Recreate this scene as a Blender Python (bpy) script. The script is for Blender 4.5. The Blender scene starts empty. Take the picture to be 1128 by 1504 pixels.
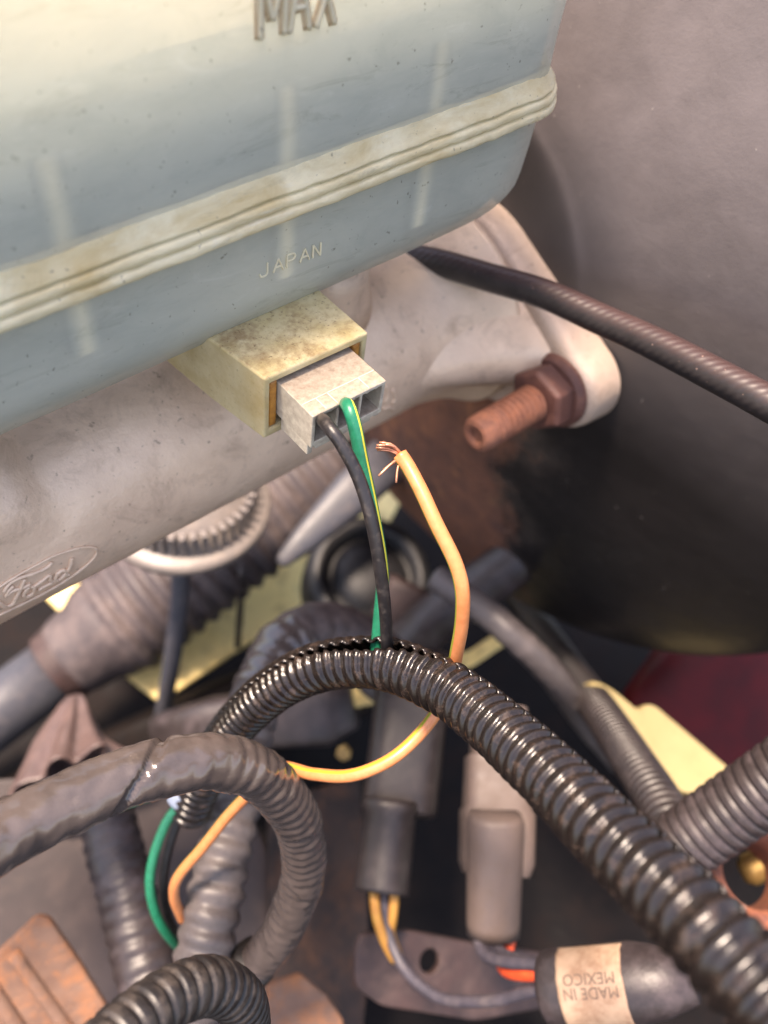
import bpy, bmesh, math, random
import numpy as np
from mathutils import Vector, Matrix, noise as mnoise

random.seed(7)
SC = bpy.context.scene
COL = SC.collection
MM = 0.001

# ------------------------------------------------------------------ camera
# World: X runs along the master cylinder towards the booster, Z is up, -Y is towards the viewer.
TH, AL, RO, F = math.radians(51), math.radians(49), math.radians(11), 1200.0


def cam_axes():
    r = np.array([math.cos(AL), -math.sin(AL), 0])
    h = np.array([math.sin(AL), math.cos(AL), 0])
    z = np.array([0, 0, 1.0])
    f = h * math.cos(TH) - z * math.sin(TH)
    u = h * math.sin(TH) + z * math.cos(TH)
    c, s = math.cos(RO), math.sin(RO)
    return r * c + u * s, u * c - r * s, f


CR, CU, CF = cam_axes()


def ray(px, py):
    return CF + CR * (px - 564) / F - CU * (py - 752) / F


CAMP = -ray(393, 555) * 0.135        # the corner of the sensor housing is the world origin


def at(px, py, d):
    return CAMP + ray(px, py) * d


def on_plane(px, py, p0, n):
    k = ray(px, py)
    n = np.array(n, float)
    return CAMP + k * (((np.array(p0) - CAMP) @ n) / (k @ n))


cam = bpy.data.cameras.new('camera')
cam.sensor_fit = 'HORIZONTAL'
cam.sensor_width = 26.0
cam.lens = 26.0 * F / 1128.0
cam.clip_start = 0.005
cam.clip_end = 50
cam.dof.use_dof = True
cam.dof.focus_distance = 0.139
cam.dof.aperture_fstop = cam.lens / 2.3
camo = bpy.data.objects.new('camera', cam)
M = Matrix(((CR[0], CU[0], -CF[0], CAMP[0]), (CR[1], CU[1], -CF[1], CAMP[1]),
            (CR[2], CU[2], -CF[2], CAMP[2]), (0, 0, 0, 1)))
camo.matrix_world = M
COL.objects.link(camo)
SC.camera = camo

# ------------------------------------------------------------------ daylight
SUN = Vector((-0.22, 0.18, 1.0)).normalized()
w = bpy.data.worlds.new('World')
SC.world = w
w.use_nodes = True
nt = w.node_tree
bg = nt.nodes['Background']
sky = nt.nodes.new('ShaderNodeTexSky')
sky.sky_type = 'NISHITA'
sky.sun_disc = False
sky.sun_elevation = math.asin(SUN.z)
sky.sun_rotation = math.atan2(SUN.x, SUN.y)
sky.dust_density = 2.0
nt.links.new(sky.outputs[0], bg.inputs[0])
bg.inputs[1].default_value = 0.15
sl = bpy.data.lights.new('sun', 'SUN')
sl.energy = 3.0
sl.angle = math.radians(10)
sl.color = (1.0, 0.95, 0.88)
so = bpy.data.objects.new('sun', sl)
so.rotation_euler = SUN.to_track_quat('Z', 'Y').to_euler()
so.location = SUN * 2
COL.objects.link(so)
SC.view_settings.view_transform = 'Standard'
SC.view_settings.look = 'None'
SC.view_settings.gamma = 1
SC.view_settings.use_curve_mapping = False
SC.view_settings.exposure = 1.82
SC.view_settings.use_white_balance = True
SC.view_settings.white_balance_temperature = 8000
SC.view_settings.white_balance_tint = 19
SC.cycles.max_bounces = 10
SC.cycles.transparent_max_bounces = 12
SC.cycles.use_denoising = True


# ------------------------------------------------------------------ materials
def srgb(r, g, b):
    def l(c):
        c /= 255.0
        return c / 12.92 if c <= 0.04045 else ((c + 0.055) / 1.055) ** 2.4
    return (l(r), l(g), l(b), 1)


class NB:
    """small node-tree builder"""

    def __init__(s, name):
        s.m = bpy.data.materials.new(name)
        s.m.use_nodes = True
        s.t = s.m.node_tree
        s.t.nodes.clear()
        s.out = s.t.nodes.new('ShaderNodeOutputMaterial')
        s.tc = s.t.nodes.new('ShaderNodeTexCoord')

    def n(s, typ, **kw):
        o = s.t.nodes.new('ShaderNode' + typ)
        for k, v in kw.items():
            setattr(o, k, v)
        return o

    def put(s, sock, v):
        if hasattr(v, 'is_linked') or hasattr(v, 'links'):
            s.t.links.new(v, sock)
        else:
            sock.default_value = v

    def noise(s, scale, detail=4, rough=0.6, vec=None, stretch=None, dist=0.0):
        v = vec or s.tc.outputs['Object']
        if stretch:
            mp = s.n('Mapping')
            s.put(mp.inputs['Vector'], v)
            mp.inputs['Scale'].default_value = stretch
            v = mp.outputs[0]
        o = s.n('TexNoise')
        s.put(o.inputs['Vector'], v)
        o.inputs['Scale'].default_value = scale
        o.inputs['Detail'].default_value = detail
        o.inputs['Roughness'].default_value = rough
        o.inputs['Distortion'].default_value = dist
        return o.outputs[0]

    def ramp(s, v, a, b, ca=(0, 0, 0, 1), cb=(1, 1, 1, 1)):
        o = s.n('ValToRGB')
        o.color_ramp.elements[0].position = a
        o.color_ramp.elements[1].position = b
        o.color_ramp.elements[0].color = ca
        o.color_ramp.elements[1].color = cb
        s.put(o.inputs[0], v)
        return o.outputs[0]

    def mix(s, f, a, b, mode='MIX'):
        o = s.n('Mix', data_type='RGBA', blend_type=mode)
        s.put(o.inputs[0], f)
        s.put(o.inputs[6], a)
        s.put(o.inputs[7], b)
        return o.outputs[2]

    def math(s, op, a, b=0.0):
        o = s.n('Math', operation=op)
        s.put(o.inputs[0], a)
        s.put(o.inputs[1], b)
        return o.outputs[0]

    def bump(s, h, dist, strength=1.0, normal=None):
        o = s.n('Bump')
        o.inputs['Distance'].default_value = dist
        o.inputs['Strength'].default_value = strength
        s.put(o.inputs['Height'], h)
        if normal is not None:
            s.put(o.inputs['Normal'], normal)
        return o.outputs[0]

    def bsdf(s, color, rough=0.5, metal=0.0, normal=None, **kw):
        o = s.n('BsdfPrincipled')
        s.put(o.inputs['Base Color'], color)
        s.put(o.inputs['Roughness'], rough)
        s.put(o.inputs['Metallic'], metal)
        if normal is not None:
            s.put(o.inputs['Normal'], normal)
        for k, v in kw.items():
            s.put(o.inputs[k.replace('_', ' ')], v)
        return o

    def done(s, shader):
        s.t.links.new(shader, s.out.inputs[0])
        return s.m


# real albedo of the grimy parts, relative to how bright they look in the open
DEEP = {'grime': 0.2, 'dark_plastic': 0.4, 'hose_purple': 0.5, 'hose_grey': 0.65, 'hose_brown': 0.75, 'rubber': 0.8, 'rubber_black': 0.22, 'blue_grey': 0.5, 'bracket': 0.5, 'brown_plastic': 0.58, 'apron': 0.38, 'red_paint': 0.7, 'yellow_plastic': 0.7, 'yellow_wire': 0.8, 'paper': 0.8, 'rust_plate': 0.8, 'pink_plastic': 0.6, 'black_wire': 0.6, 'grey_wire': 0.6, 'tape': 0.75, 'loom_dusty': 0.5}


def simple(name, c1, c2, rough=0.5, metal=0.0, scale=300, dust=None, dust_amt=0.45, dust_scale=150,
           bump=0.0001, bscale=900, rvar=0.12, spec=0.5):
    b = NB(name)
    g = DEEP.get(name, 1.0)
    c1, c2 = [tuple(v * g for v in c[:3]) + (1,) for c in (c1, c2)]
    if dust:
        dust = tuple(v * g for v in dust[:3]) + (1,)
    nz = b.noise(scale, 5)
    col = b.mix(b.ramp(nz, 0.35, 0.68), c1, c2)
    r = rough
    if dust:
        d = b.ramp(b.noise(dust_scale, 6, 0.7), 0.62 - dust_amt * 0.4, 0.82 - dust_amt * 0.2)
        f = b.math('MULTIPLY', d, dust_amt + 0.3)
        col = b.mix(f, col, dust)
        r = b.math('ADD', rough, b.math('MULTIPLY', f, 0.35))
    else:
        r = b.math('ADD', rough - rvar / 2, b.math('MULTIPLY', b.noise(scale * 1.7, 4), rvar))
    nrm = b.bump(b.noise(bscale, 5, 0.65), bump) if bump else None
    return b.done(b.bsdf(col, r, metal, nrm, Specular_IOR_Level=spec).outputs[0])


MAT = {}
MAT['black_wire'] = simple('black_wire', srgb(38, 36, 38), srgb(52, 48, 50), 0.38, dust=srgb(120, 110, 102), dust_amt=0.25, dust_scale=700, bump=0.00003, bscale=2500)
MAT['grey_wire'] = simple('grey_wire', srgb(78, 74, 84), srgb(96, 90, 100), 0.45, dust=srgb(120, 108, 104), dust_amt=0.3)
MAT['yellow_wire'] = simple('yellow_wire', srgb(205, 150, 70), srgb(190, 130, 60), 0.45)
MAT['red_wire'] = simple('red_wire', srgb(205, 70, 40), srgb(225, 90, 50), 0.42)
MAT['copper'] = simple('copper', srgb(222, 160, 130), srgb(190, 120, 92), 0.36, 0.7, 900, bump=0)
MAT['loom'] = simple('loom', srgb(22, 18, 17), srgb(32, 26, 24), 0.21, scale=500, dust=srgb(98, 80, 70), dust_amt=0.24, dust_scale=420, bump=0.00004, bscale=1800)
MAT['loom_dusty'] = simple('loom_dusty', srgb(44, 40, 40), srgb(58, 52, 50), 0.42, scale=300, dust=srgb(120, 106, 96), dust_amt=0.4, dust_scale=350, bump=0.00008, bscale=900)
MAT['tape'] = simple('tape', srgb(80, 71, 68), srgb(98, 87, 83), 0.20, scale=160, dust=srgb(140, 126, 116), dust_amt=0.04, dust_scale=300, bump=0.00010, bscale=420, spec=0.8)
MAT['tape_dark'] = simple('tape_dark', srgb(22, 20, 20), srgb(30, 27, 27), 0.5)
MAT['hose_purple'] = simple('hose_purple', srgb(62, 53, 54), srgb(76, 66, 66), 0.42, dust=srgb(118, 104, 108), dust_amt=0.35, dust_scale=120, bump=0.0002, bscale=300)
MAT['hose_brown'] = simple('hose_brown', srgb(66, 56, 55), srgb(82, 70, 68), 0.5, dust=srgb(130, 110, 102), dust_amt=0.4, dust_scale=90)
MAT['hose_grey'] = simple('hose_grey', srgb(92, 84, 84), srgb(106, 98, 96), 0.45, dust=srgb(130, 118, 116), dust_amt=0.3, dust_scale=120)
MAT['rubber'] = simple('rubber', srgb(70, 62, 64), srgb(84, 75, 75), 0.55, dust=srgb(128, 112, 108), dust_amt=0.4, dust_scale=70, bump=0.0003, bscale=200)
MAT['rubber_black'] = simple('rubber_black', srgb(38, 37, 42), srgb(48, 47, 52), 0.5, dust=srgb(95, 90, 95), dust_amt=0.3)
MAT['blue_grey'] = simple('blue_grey', srgb(84, 86, 96), srgb(98, 98, 106), 0.45, dust=srgb(120, 110, 110), dust_amt=0.3)
MAT['pale_plastic'] = simple('pale_plastic', srgb(108, 101, 97), srgb(120, 112, 107), 0.4, dust=srgb(140, 124, 112), dust_amt=0.3)
MAT['dark_plastic'] = simple('dark_plastic', srgb(60, 52, 53), srgb(70, 60, 60), 0.42, dust=srgb(100, 88, 88), dust_amt=0.3)
MAT['brown_plastic'] = simple('brown_plastic', srgb(112, 96, 90), srgb(126, 108, 100), 0.5, dust=srgb(96, 80, 72), dust_amt=0.4)
MAT['sunlit_ground'] = simple('sunlit_ground', srgb(252, 226, 156), srgb(244, 214, 140), 0.42, scale=60, dust=srgb(150, 122, 84), dust_amt=0.36, dust_scale=90)  # pale tone of the added sheets that stand for sunlit ground
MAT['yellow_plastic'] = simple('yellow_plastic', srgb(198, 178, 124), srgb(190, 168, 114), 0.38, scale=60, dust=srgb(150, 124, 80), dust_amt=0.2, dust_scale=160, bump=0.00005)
MAT['red_paint'] = simple('red_paint', srgb(92, 6, 12), srgb(60, 5, 9), 0.5, scale=40, spec=0.2)
MAT['rust'] = simple('rust', srgb(128, 74, 54), srgb(92, 56, 46), 0.8, scale=220, dust=srgb(164, 98, 66), dust_amt=0.42, dust_scale=190, bump=0.0004, bscale=800)
MAT['rust_plate'] = simple('rust_plate', srgb(128, 98, 82), srgb(104, 76, 62), 0.75, scale=90, dust=srgb(178, 112, 66), dust_amt=0.45, dust_scale=120, bump=0.0004, bscale=500)
MAT['rust_stud'] = simple('rust_stud', srgb(140, 92, 74), srgb(106, 66, 54), 0.72, scale=260, dust=srgb(166, 108, 82), dust_amt=0.45, dust_scale=300, bump=0.0002, bscale=1200)
MAT['rust_nut'] = simple('rust_nut', srgb(104, 68, 60), srgb(84, 52, 46), 0.6, scale=200, dust=srgb(136, 92, 76), dust_amt=0.3, dust_scale=300, bump=0.00015, bscale=900)
MAT['bracket'] = simple('bracket', srgb(84, 60, 56), srgb(60, 44, 42), 0.55, scale=110, dust=srgb(120, 96, 92), dust_amt=0.4, dust_scale=120)
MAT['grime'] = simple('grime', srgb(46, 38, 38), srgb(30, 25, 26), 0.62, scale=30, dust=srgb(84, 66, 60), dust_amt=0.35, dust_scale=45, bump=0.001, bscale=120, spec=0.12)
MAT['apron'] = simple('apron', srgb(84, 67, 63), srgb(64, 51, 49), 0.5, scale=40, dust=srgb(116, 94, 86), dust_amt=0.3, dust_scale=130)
MAT['stain'] = simple('stain', srgb(186, 160, 126), srgb(206, 188, 156), 0.6, scale=500, bump=0)
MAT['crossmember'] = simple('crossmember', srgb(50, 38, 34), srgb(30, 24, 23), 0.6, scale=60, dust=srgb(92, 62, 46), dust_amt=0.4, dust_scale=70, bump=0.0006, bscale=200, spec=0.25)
MAT['pink_plastic'] = simple('pink_plastic', srgb(122, 98, 92), srgb(98, 78, 74), 0.4, scale=120)
MAT['lettering'] = simple('lettering', srgb(96, 78, 68), srgb(110, 92, 80), 0.7, bump=0)
MAT['paper'] = simple('paper', srgb(190, 160, 134), srgb(170, 138, 112), 0.55, scale=260, dust=srgb(140, 104, 82), dust_amt=0.35, dust_scale=260)
MAT['brass'] = simple('brass', srgb(170, 140, 84), srgb(140, 110, 70), 0.5, 0.6)
MAT['seal'] = simple('seal', srgb(196, 138, 62), srgb(170, 110, 48), 0.42, scale=500, dust=srgb(120, 78, 40), dust_amt=0.3, dust_scale=500, bump=0.0002, bscale=900)
MAT['clear_blue'] = simple('clear_blue', srgb(160, 172, 190), srgb(140, 150, 168), 0.2)


def mat_aluminium(name='cast_aluminium', c1=srgb(234, 206, 180), c2=srgb(206, 178, 154)):
    b = NB(name)
    big = b.noise(55, 5)
    fine = b.noise(900, 6, 0.7)
    col = b.mix(b.ramp(big, 0.3, 0.7), c1, c2)
    st = b.ramp(b.noise(120, 7, 0.72, dist=0.6), 0.52, 0.72)
    col = b.mix(b.math('MULTIPLY', st, 0.42), col, srgb(130, 106, 90))
    pit = b.ramp(b.noise(700, 3, 0.5), 0.66, 0.74)
    col = b.mix(b.math('MULTIPLY', pit, 0.5), col, srgb(80, 66, 58))
    rr = b.math('ADD', 0.42, b.math('MULTIPLY', st, 0.25))
    nb = b.bump(fine, 0.00012)
    nb = b.bump(b.noise(160, 4), 0.0004, 1, nb)
    return b.done(b.bsdf(col, rr, 0.15, nb).outputs[0])


MAT['aluminium'] = mat_aluminium()
MAT['aluminium_dirty'] = mat_aluminium('dirty_aluminium', srgb(196, 174, 158), srgb(166, 144, 128))


def mat_tank(name, see, base1, base2, grit=0.00005):
    """milky polyethylene: gloss and diffuse on top, part of the light goes through"""
    b = NB(name)
    sm = b.ramp(b.noise(70, 6, 0.65, stretch=(1, 1, 2.4), dist=0.5), 0.42, 0.75)
    col = b.mix(sm, base1, base2)
    spk = b.ramp(b.noise(900, 2, 0.5), 0.70, 0.76)
    col = b.mix(b.math('MULTIPLY', spk, 0.55), col, srgb(96, 84, 64))
    scr = b.ramp(b.noise(420, 5, 0.7, stretch=(0.18, 1, 1.6)), 0.63, 0.72)
    col = b.mix(b.math('MULTIPLY', scr, 0.45), col, srgb(244, 242, 230))
    sc2 = b.ramp(b.noise(130, 8, 0.8, stretch=(0.5, 1, 1.5), dist=0.7), 0.57, 0.68)
    col = b.mix(b.math('MULTIPLY', sc2, 0.4), col, srgb(246, 246, 238))
    sm2 = b.ramp(b.noise(150, 7, 0.75, stretch=(0.35, 1, 1.8), dist=1.0), 0.56, 0.70)
    col = b.mix(b.math('MULTIPLY', sm2, 0.32), col, srgb(128, 122, 100))
    rr = b.math('ADD', 0.20, b.math('MULTIPLY', b.noise(200, 5), 0.28))
    nb = b.bump(b.noise(60, 3), 0.0006)
    nb = b.bump(b.noise(1100, 5, 0.7), grit, 1, nb)
    p = b.bsdf(col, rr, 0.0, nb)
    tl = b.n('BsdfTranslucent')
    b.put(tl.inputs[0], col)
    tr = b.n('BsdfTransparent')
    tr.inputs[0].default_value = (0.96, 0.95, 0.90, 1)
    m1 = b.n('MixShader')
    m1.inputs[0].default_value = 0.42
    b.t.links.new(p.outputs[0], m1.inputs[1])
    b.t.links.new(tl.outputs[0], m1.inputs[2])
    m2 = b.n('MixShader')
    m2.inputs[0].default_value = see
    b.t.links.new(m1.outputs[0], m2.inputs[1])
    b.t.links.new(tr.outputs[0], m2.inputs[2])
    return b.done(m2.outputs[0])


MAT['tank'] = mat_tank('tank_plastic', 0.36, srgb(226, 226, 214), srgb(208, 210, 200))
MAT['seam'] = mat_tank('seam_plastic', 0.0, srgb(250, 240, 208), srgb(214, 190, 136), 0.00025)
MAT['baffle'] = mat_tank('baffle_plastic', 0.0, srgb(240, 234, 210), srgb(236, 228, 200))
MAT['fluid'] = simple('fluid', srgb(142, 153, 148), srgb(150, 160, 154), 0.4, scale=40, bump=0)
def mat_glow_fade():
    b = NB('glow_fade_plastic')
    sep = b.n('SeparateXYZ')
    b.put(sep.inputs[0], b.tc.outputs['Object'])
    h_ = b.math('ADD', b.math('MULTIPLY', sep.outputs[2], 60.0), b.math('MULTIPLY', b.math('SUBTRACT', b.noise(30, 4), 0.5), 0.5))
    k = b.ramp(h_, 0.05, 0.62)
    col = b.mix(k, srgb(150, 160, 156), srgb(238, 230, 204))  # soft glow above the fluid level painted as a grey to cream fade
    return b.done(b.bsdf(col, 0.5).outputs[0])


MAT['glow_fade'] = mat_glow_fade()
def mat_partition():
    b = NB('partition_plastic')
    sep = b.n('SeparateXYZ')
    b.put(sep.inputs[0], b.tc.outputs['Object'])
    d_ = b.math('MULTIPLY', b.math('ABSOLUTE', b.math('ADD', sep.outputs[0], b.math('MULTIPLY', b.math('SUBTRACT', b.noise(60, 3), 0.5), 0.0012))), 300.0)
    col = b.mix(b.ramp(d_, 0.02, 0.62), srgb(240, 232, 206), srgb(146, 157, 152))     # soft edges of the glowing stripe painted in, cream to fluid tone
    return b.done(b.bsdf(col, 0.5).outputs[0])


MAT['partition'] = mat_partition()
MAT['tank_mark'] = mat_tank('tank_mark', 0.0, srgb(214, 200, 168), srgb(180, 158, 124))


def mat_housing():
    b = NB('housing_nylon')
    geo = b.n('NewGeometry')
    sep = b.n('SeparateXYZ')
    b.put(sep.inputs[0], geo.outputs['Normal'])
    top = b.ramp(sep.outputs[2], 0.45, 0.85)
    base = b.mix(b.ramp(b.noise(160, 4), 0.35, 0.7), srgb(200, 188, 150), srgb(178, 160, 114))
    dirt = b.ramp(b.math('ADD', b.math('MULTIPLY', b.noise(110, 4, 0.6), 0.6), b.math('MULTIPLY', b.noise(900, 6, 0.75), 0.4)), 0.44, 0.60)
    spk = b.ramp(b.noise(1500, 3, 0.6), 0.62, 0.70)
    f = b.math('MULTIPLY', dirt, b.math('ADD', 0.12, b.math('MULTIPLY', top, 0.6)))
    col = b.mix(f, base, srgb(124, 92, 56))
    f2 = b.math('MULTIPLY', spk, b.math('ADD', 0.3, b.math('MULTIPLY', top, 0.4)))
    col = b.mix(f2, col, srgb(84, 62, 42))
    nb = b.bump(b.noise(1300, 5, 0.7), 0.00006)
    p = b.bsdf(col, 0.42, 0, nb)
    p.inputs['Subsurface Weight'].default_value = 0.25
    p.inputs['Subsurface Radius'].default_value = (0.002, 0.0016, 0.0009)
    p.inputs['Subsurface Scale'].default_value = 1.0
    return b.done(p.outputs[0])


def mat_plug():
    b = NB('plug_nylon')
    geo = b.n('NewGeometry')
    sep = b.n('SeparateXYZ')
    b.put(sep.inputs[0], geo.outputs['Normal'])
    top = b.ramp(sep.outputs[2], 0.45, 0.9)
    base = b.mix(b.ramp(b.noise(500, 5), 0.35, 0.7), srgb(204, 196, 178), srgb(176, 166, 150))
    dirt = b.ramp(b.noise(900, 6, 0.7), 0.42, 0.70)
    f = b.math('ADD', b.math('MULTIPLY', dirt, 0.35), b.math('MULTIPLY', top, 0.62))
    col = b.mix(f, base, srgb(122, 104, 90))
    spk = b.ramp(b.noise(2600, 3, 0.6), 0.66, 0.72)
    col = b.mix(b.math('MULTIPLY', spk, 0.4), col, srgb(74, 62, 54))
    nb = b.bump(b.noise(1900, 5, 0.7), 0.00005)
    return b.done(b.bsdf(col, 0.46, 0, nb).outputs[0])


MAT['housing'] = mat_housing()
MAT['plug'] = mat_plug()
MAT['plug_line'] = simple('plug_line', srgb(206, 196, 180), srgb(186, 176, 160), 0.5, bump=0)


def mat_stripe_wire(name, c1, c2, stripe, lo, hi, dusts):
    """insulated wire with a thin printed tracer along it (UV v runs round the wire)"""
    b = NB(name)
    sep = b.n('SeparateXYZ')
    b.put(sep.inputs[0], b.tc.outputs['UV'])
    v = sep.outputs[1]
    a = b.math('GREATER_THAN', v, lo)
    c = b.math('LESS_THAN', v, hi)
    col = b.mix(b.ramp(b.noise(700, 5), 0.35, 0.7), c1, c2)
    spk = b.ramp(b.noise(1800, 3, 0.6), 0.64, 0.74)
    col = b.mix(b.math('MULTIPLY', spk, 0.4), col, dusts)
    col = b.mix(b.math('MULTIPLY', a, c), col, stripe)
    nb = b.bump(b.noise(2200, 4), 0.00003)
    return b.done(b.bsdf(col, 0.36, 0, nb).outputs[0])


MAT['green_wire'] = mat_stripe_wire('green_wire', srgb(6, 116, 86), srgb(3, 98, 72), srgb(200, 196, 70), 0.75, 0.81, srgb(70, 130, 110))
MAT['orange_wire'] = mat_stripe_wire('orange_wire', srgb(206, 132, 86), srgb(194, 118, 72), srgb(140, 146, 52), 0.18, 0.27, srgb(170, 112, 62))


def mat_booster():
    """black stove paint, dust with sunlight painted in, a rust bloom round and below the mounting flange"""
    b = NB('booster_paint')
    sep = b.n('SeparateXYZ')
    b.put(sep.inputs[0], b.tc.outputs['Object'])
    y, z = sep.outputs[1], sep.outputs[2]
    wob = b.math('MULTIPLY', b.math('SUBTRACT', b.noise(38, 6, 0.65), 0.5), 0.050)
    # distance from a line that runs down from the flange lobe to the lower rim
    lin = b.math('ADD', b.math('ADD', b.math('ADD', y, 0.012), b.math('MULTIPLY', z, -0.16)), wob)
    low = b.math('SUBTRACT', -0.010, z)
    m = b.ramp(lin, 0.476, 0.486)
    lin01 = b.math('ADD', lin, 0.5 + 0.021)
    m = b.ramp(lin01, 0.492, 0.502)
    lowm = b.ramp(b.math('ADD', low, b.math('MULTIPLY', wob, 0.5)), 0.004, 0.012)
    m = b.math('MULTIPLY', m, lowm)
    halo = b.math('MULTIPLY', b.ramp(lin01, 0.478, 0.500), lowm)
    base = b.mix(b.ramp(b.noise(30, 5), 0.3, 0.7), srgb(24, 22, 22), srgb(30, 27, 27))
    dust = b.ramp(b.math('ADD', b.math('MULTIPLY', b.noise(26, 7, 0.62, dist=0.4), 0.65), b.math('MULTIPLY', b.noise(120, 7, 0.7, dist=0.8), 0.35)), 0.32, 0.68)
    geo = b.n('NewGeometry')
    sn = b.n('SeparateXYZ')
    b.put(sn.inputs[0], geo.outputs['Normal'])
    lit_dust = b.ramp(b.math('ADD', sn.outputs[2], 0.3), 0.25, 0.47)      # dust on upward-leaning faces, with the sunlit upper half painted in
    base = b.mix(b.math('MULTIPLY', lit_dust, b.math('ADD', 0.52, b.math('MULTIPLY', dust, 0.26))), base, srgb(130, 121, 121))
    spk = b.ramp(b.noise(700, 2, 0.5), 0.755, 0.79)
    base = b.mix(b.math('MULTIPLY', spk, 0.5), base, srgb(190, 180, 172))
    peel = b.ramp(b.noise(150, 6, 0.75, dist=1.2), 0.60, 0.66)
    top = b.ramp(b.math('ADD', z, b.math('MULTIPLY', y, -0.8)), 0.135, 0.165)
    base = b.mix(b.math('MULTIPLY', b.math('MULTIPLY', peel, top), 0.5), base, srgb(150, 148, 152))
    hn = b.ramp(b.noise(45, 6, 0.7), 0.42, 0.62)
    base = b.mix(b.math('MULTIPLY', b.math('MULTIPLY', halo, hn), 0.5), base, srgb(104, 92, 84))
    rust = b.mix(b.ramp(b.noise(60, 7, 0.7), 0.35, 0.7), srgb(120, 76, 56), srgb(66, 44, 40))
    rust = b.mix(b.math('MULTIPLY', b.ramp(b.noise(90, 6, 0.7), 0.55, 0.75), 0.7), rust, srgb(158, 104, 68))
    col = b.mix(m, base, rust)
    rr = b.math('ADD', 0.36, b.math('MULTIPLY', dust, 0.16))
    rr = b.math('ADD', rr, b.math('MULTIPLY', m, 0.4))
    nb = b.bump(b.noise(24, 3), 0.0012)
    nb = b.bump(b.noise(700, 5, 0.7), 0.00008, 1, nb)
    nb = b.bump(b.math('MULTIPLY', m, b.noise(260, 6, 0.7)), 0.0010, 1, nb)
    return b.done(b.bsdf(col, rr, 0, nb).outputs[0])


MAT['booster'] = mat_booster()


def mat_cable():
    b = NB('rubber_cable')
    sep = b.n('SeparateXYZ')
    b.put(sep.inputs[0], b.tc.outputs['UV'])
    wv = b.math('SINE', b.math('MULTIPLY', b.math('ADD', b.math('MULTIPLY', sep.outputs[0], 520), b.math('MULTIPLY', sep.outputs[1], 8)), 6.2832))
    geo = b.n('NewGeometry')
    sp = b.n('SeparateXYZ')
    b.put(sp.inputs[0], geo.outputs['Normal'])
    up = b.ramp(b.math('ADD', sp.outputs[2], b.math('MULTIPLY', b.math('SUBTRACT', b.noise(200, 5), 0.5), 0.5)), 0.35, 0.95)
    col = b.mix(b.ramp(b.noise(300, 5), 0.3, 0.7), srgb(34, 32, 33), srgb(46, 42, 43))
    col = b.mix(b.math('MULTIPLY', up, 0.5), col, srgb(74, 48, 46))
    spk = b.ramp(b.noise(1300, 3, 0.5), 0.70, 0.76)
    col = b.mix(b.math('MULTIPLY', spk, 0.6), col, srgb(170, 140, 128))
    nb = b.bump(wv, 0.000025)
    return b.done(b.bsdf(col, 0.4, 0, nb).outputs[0])


MAT['cable'] = mat_cable()


# ------------------------------------------------------------------ mesh helpers
def world_of(o):
    v = Vector(o.location)
    while o.parent:
        o = o.parent
        v = v + Vector(o.location)
    return v


def obj(name, verts, faces, mat, parent=None, smooth=True, uvs=None, bevel=0, bseg=2, sharp=None, origin=None):
    V = np.array([tuple(v) for v in verts], float)
    if origin is None:
        origin = np.array([(V[:, 0].min() + V[:, 0].max()) / 2, (V[:, 1].min() + V[:, 1].max()) / 2, V[:, 2].min()])
    origin = np.array(origin, float)
    me = bpy.data.meshes.new(name)
    me.from_pydata([tuple(v) for v in V - origin], [], [tuple(int(i) for i in f) for f in faces])
    if uvs is not None:
        ul = me.uv_layers.new(name='UVMap')
        for i, l in enumerate(me.loops):
            ul.data[i].uv = uvs[i]
    me.materials.append(MAT[mat] if isinstance(mat, str) else mat)
    bm = bmesh.new()
    bm.from_mesh(me)
    bmesh.ops.recalc_face_normals(bm, faces=bm.faces)
    bm.to_mesh(me)
    bm.free()
    if smooth:
        for p in me.polygons:
            p.use_smooth = True
    o = bpy.data.objects.new(name, me)
    COL.objects.link(o)
    if parent is not None:
        o.parent = parent
        o.location = Vector(origin) - world_of(parent)
    else:
        o.location = origin
    if bevel:
        md = o.modifiers.new('bevel', 'BEVEL')
        md.width = bevel
        md.segments = bseg
        md.limit_method = 'ANGLE'
        md.angle_limit = math.radians(35)
        md.harden_normals = False
    if sharp:
        me.set_sharp_from_angle(angle=math.radians(sharp))
    return o


def tag(o, label, cat, group=None, kind=None):
    if label:
        o['label'] = label
    if cat:
        o['category'] = cat
    if group:
        o['group'] = group
    if kind:
        o['kind'] = kind
    return o


def thing(name, loc, label, cat, group=None):
    o = bpy.data.objects.new(name, None)
    o.empty_display_size = 0.005
    o.location = Vector(tuple(loc))
    COL.objects.link(o)
    return tag(o, label, cat, group)


def spline(pts, ds):
    """centripetal-ish Catmull-Rom through pts (rows may carry extra columns), resampled every ds"""
    p = np.array([tuple(q) for q in pts], float)
    p = np.vstack([2 * p[0] - p[1], p, 2 * p[-1] - p[-2]])
    out = []
    for i in range(1, len(p) - 2):
        for t in np.linspace(0, 1, 40, endpoint=False):
            a, b, c, d = p[i - 1], p[i], p[i + 1], p[i + 2]
            out.append(0.5 * ((2 * b) + (-a + c) * t + (2 * a - 5 * b + 4 * c - d) * t * t + (-a + 3 * b - 3 * c + d) * t ** 3))
    out.append(p[-2])
    out = np.array(out)
    s = np.r_[0, np.cumsum(np.linalg.norm(np.diff(out[:, :3], axis=0), axis=1))]
    return out, s


def resample(path, S):
    out, s = path
    return np.stack([np.interp(S, s, out[:, k]) for k in range(out.shape[1])], 1)


def frames(c, ref):
    t = np.gradient(c[:, :3], axis=0)
    t /= np.linalg.norm(t, axis=1)[:, None]
    n = np.zeros_like(t)
    v = np.array(ref, float)
    for i in range(len(t)):
        v = v - t[i] * (v @ t[i])
        v /= np.linalg.norm(v)
        n[i] = v
    return t, n, np.cross(t, n)


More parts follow.
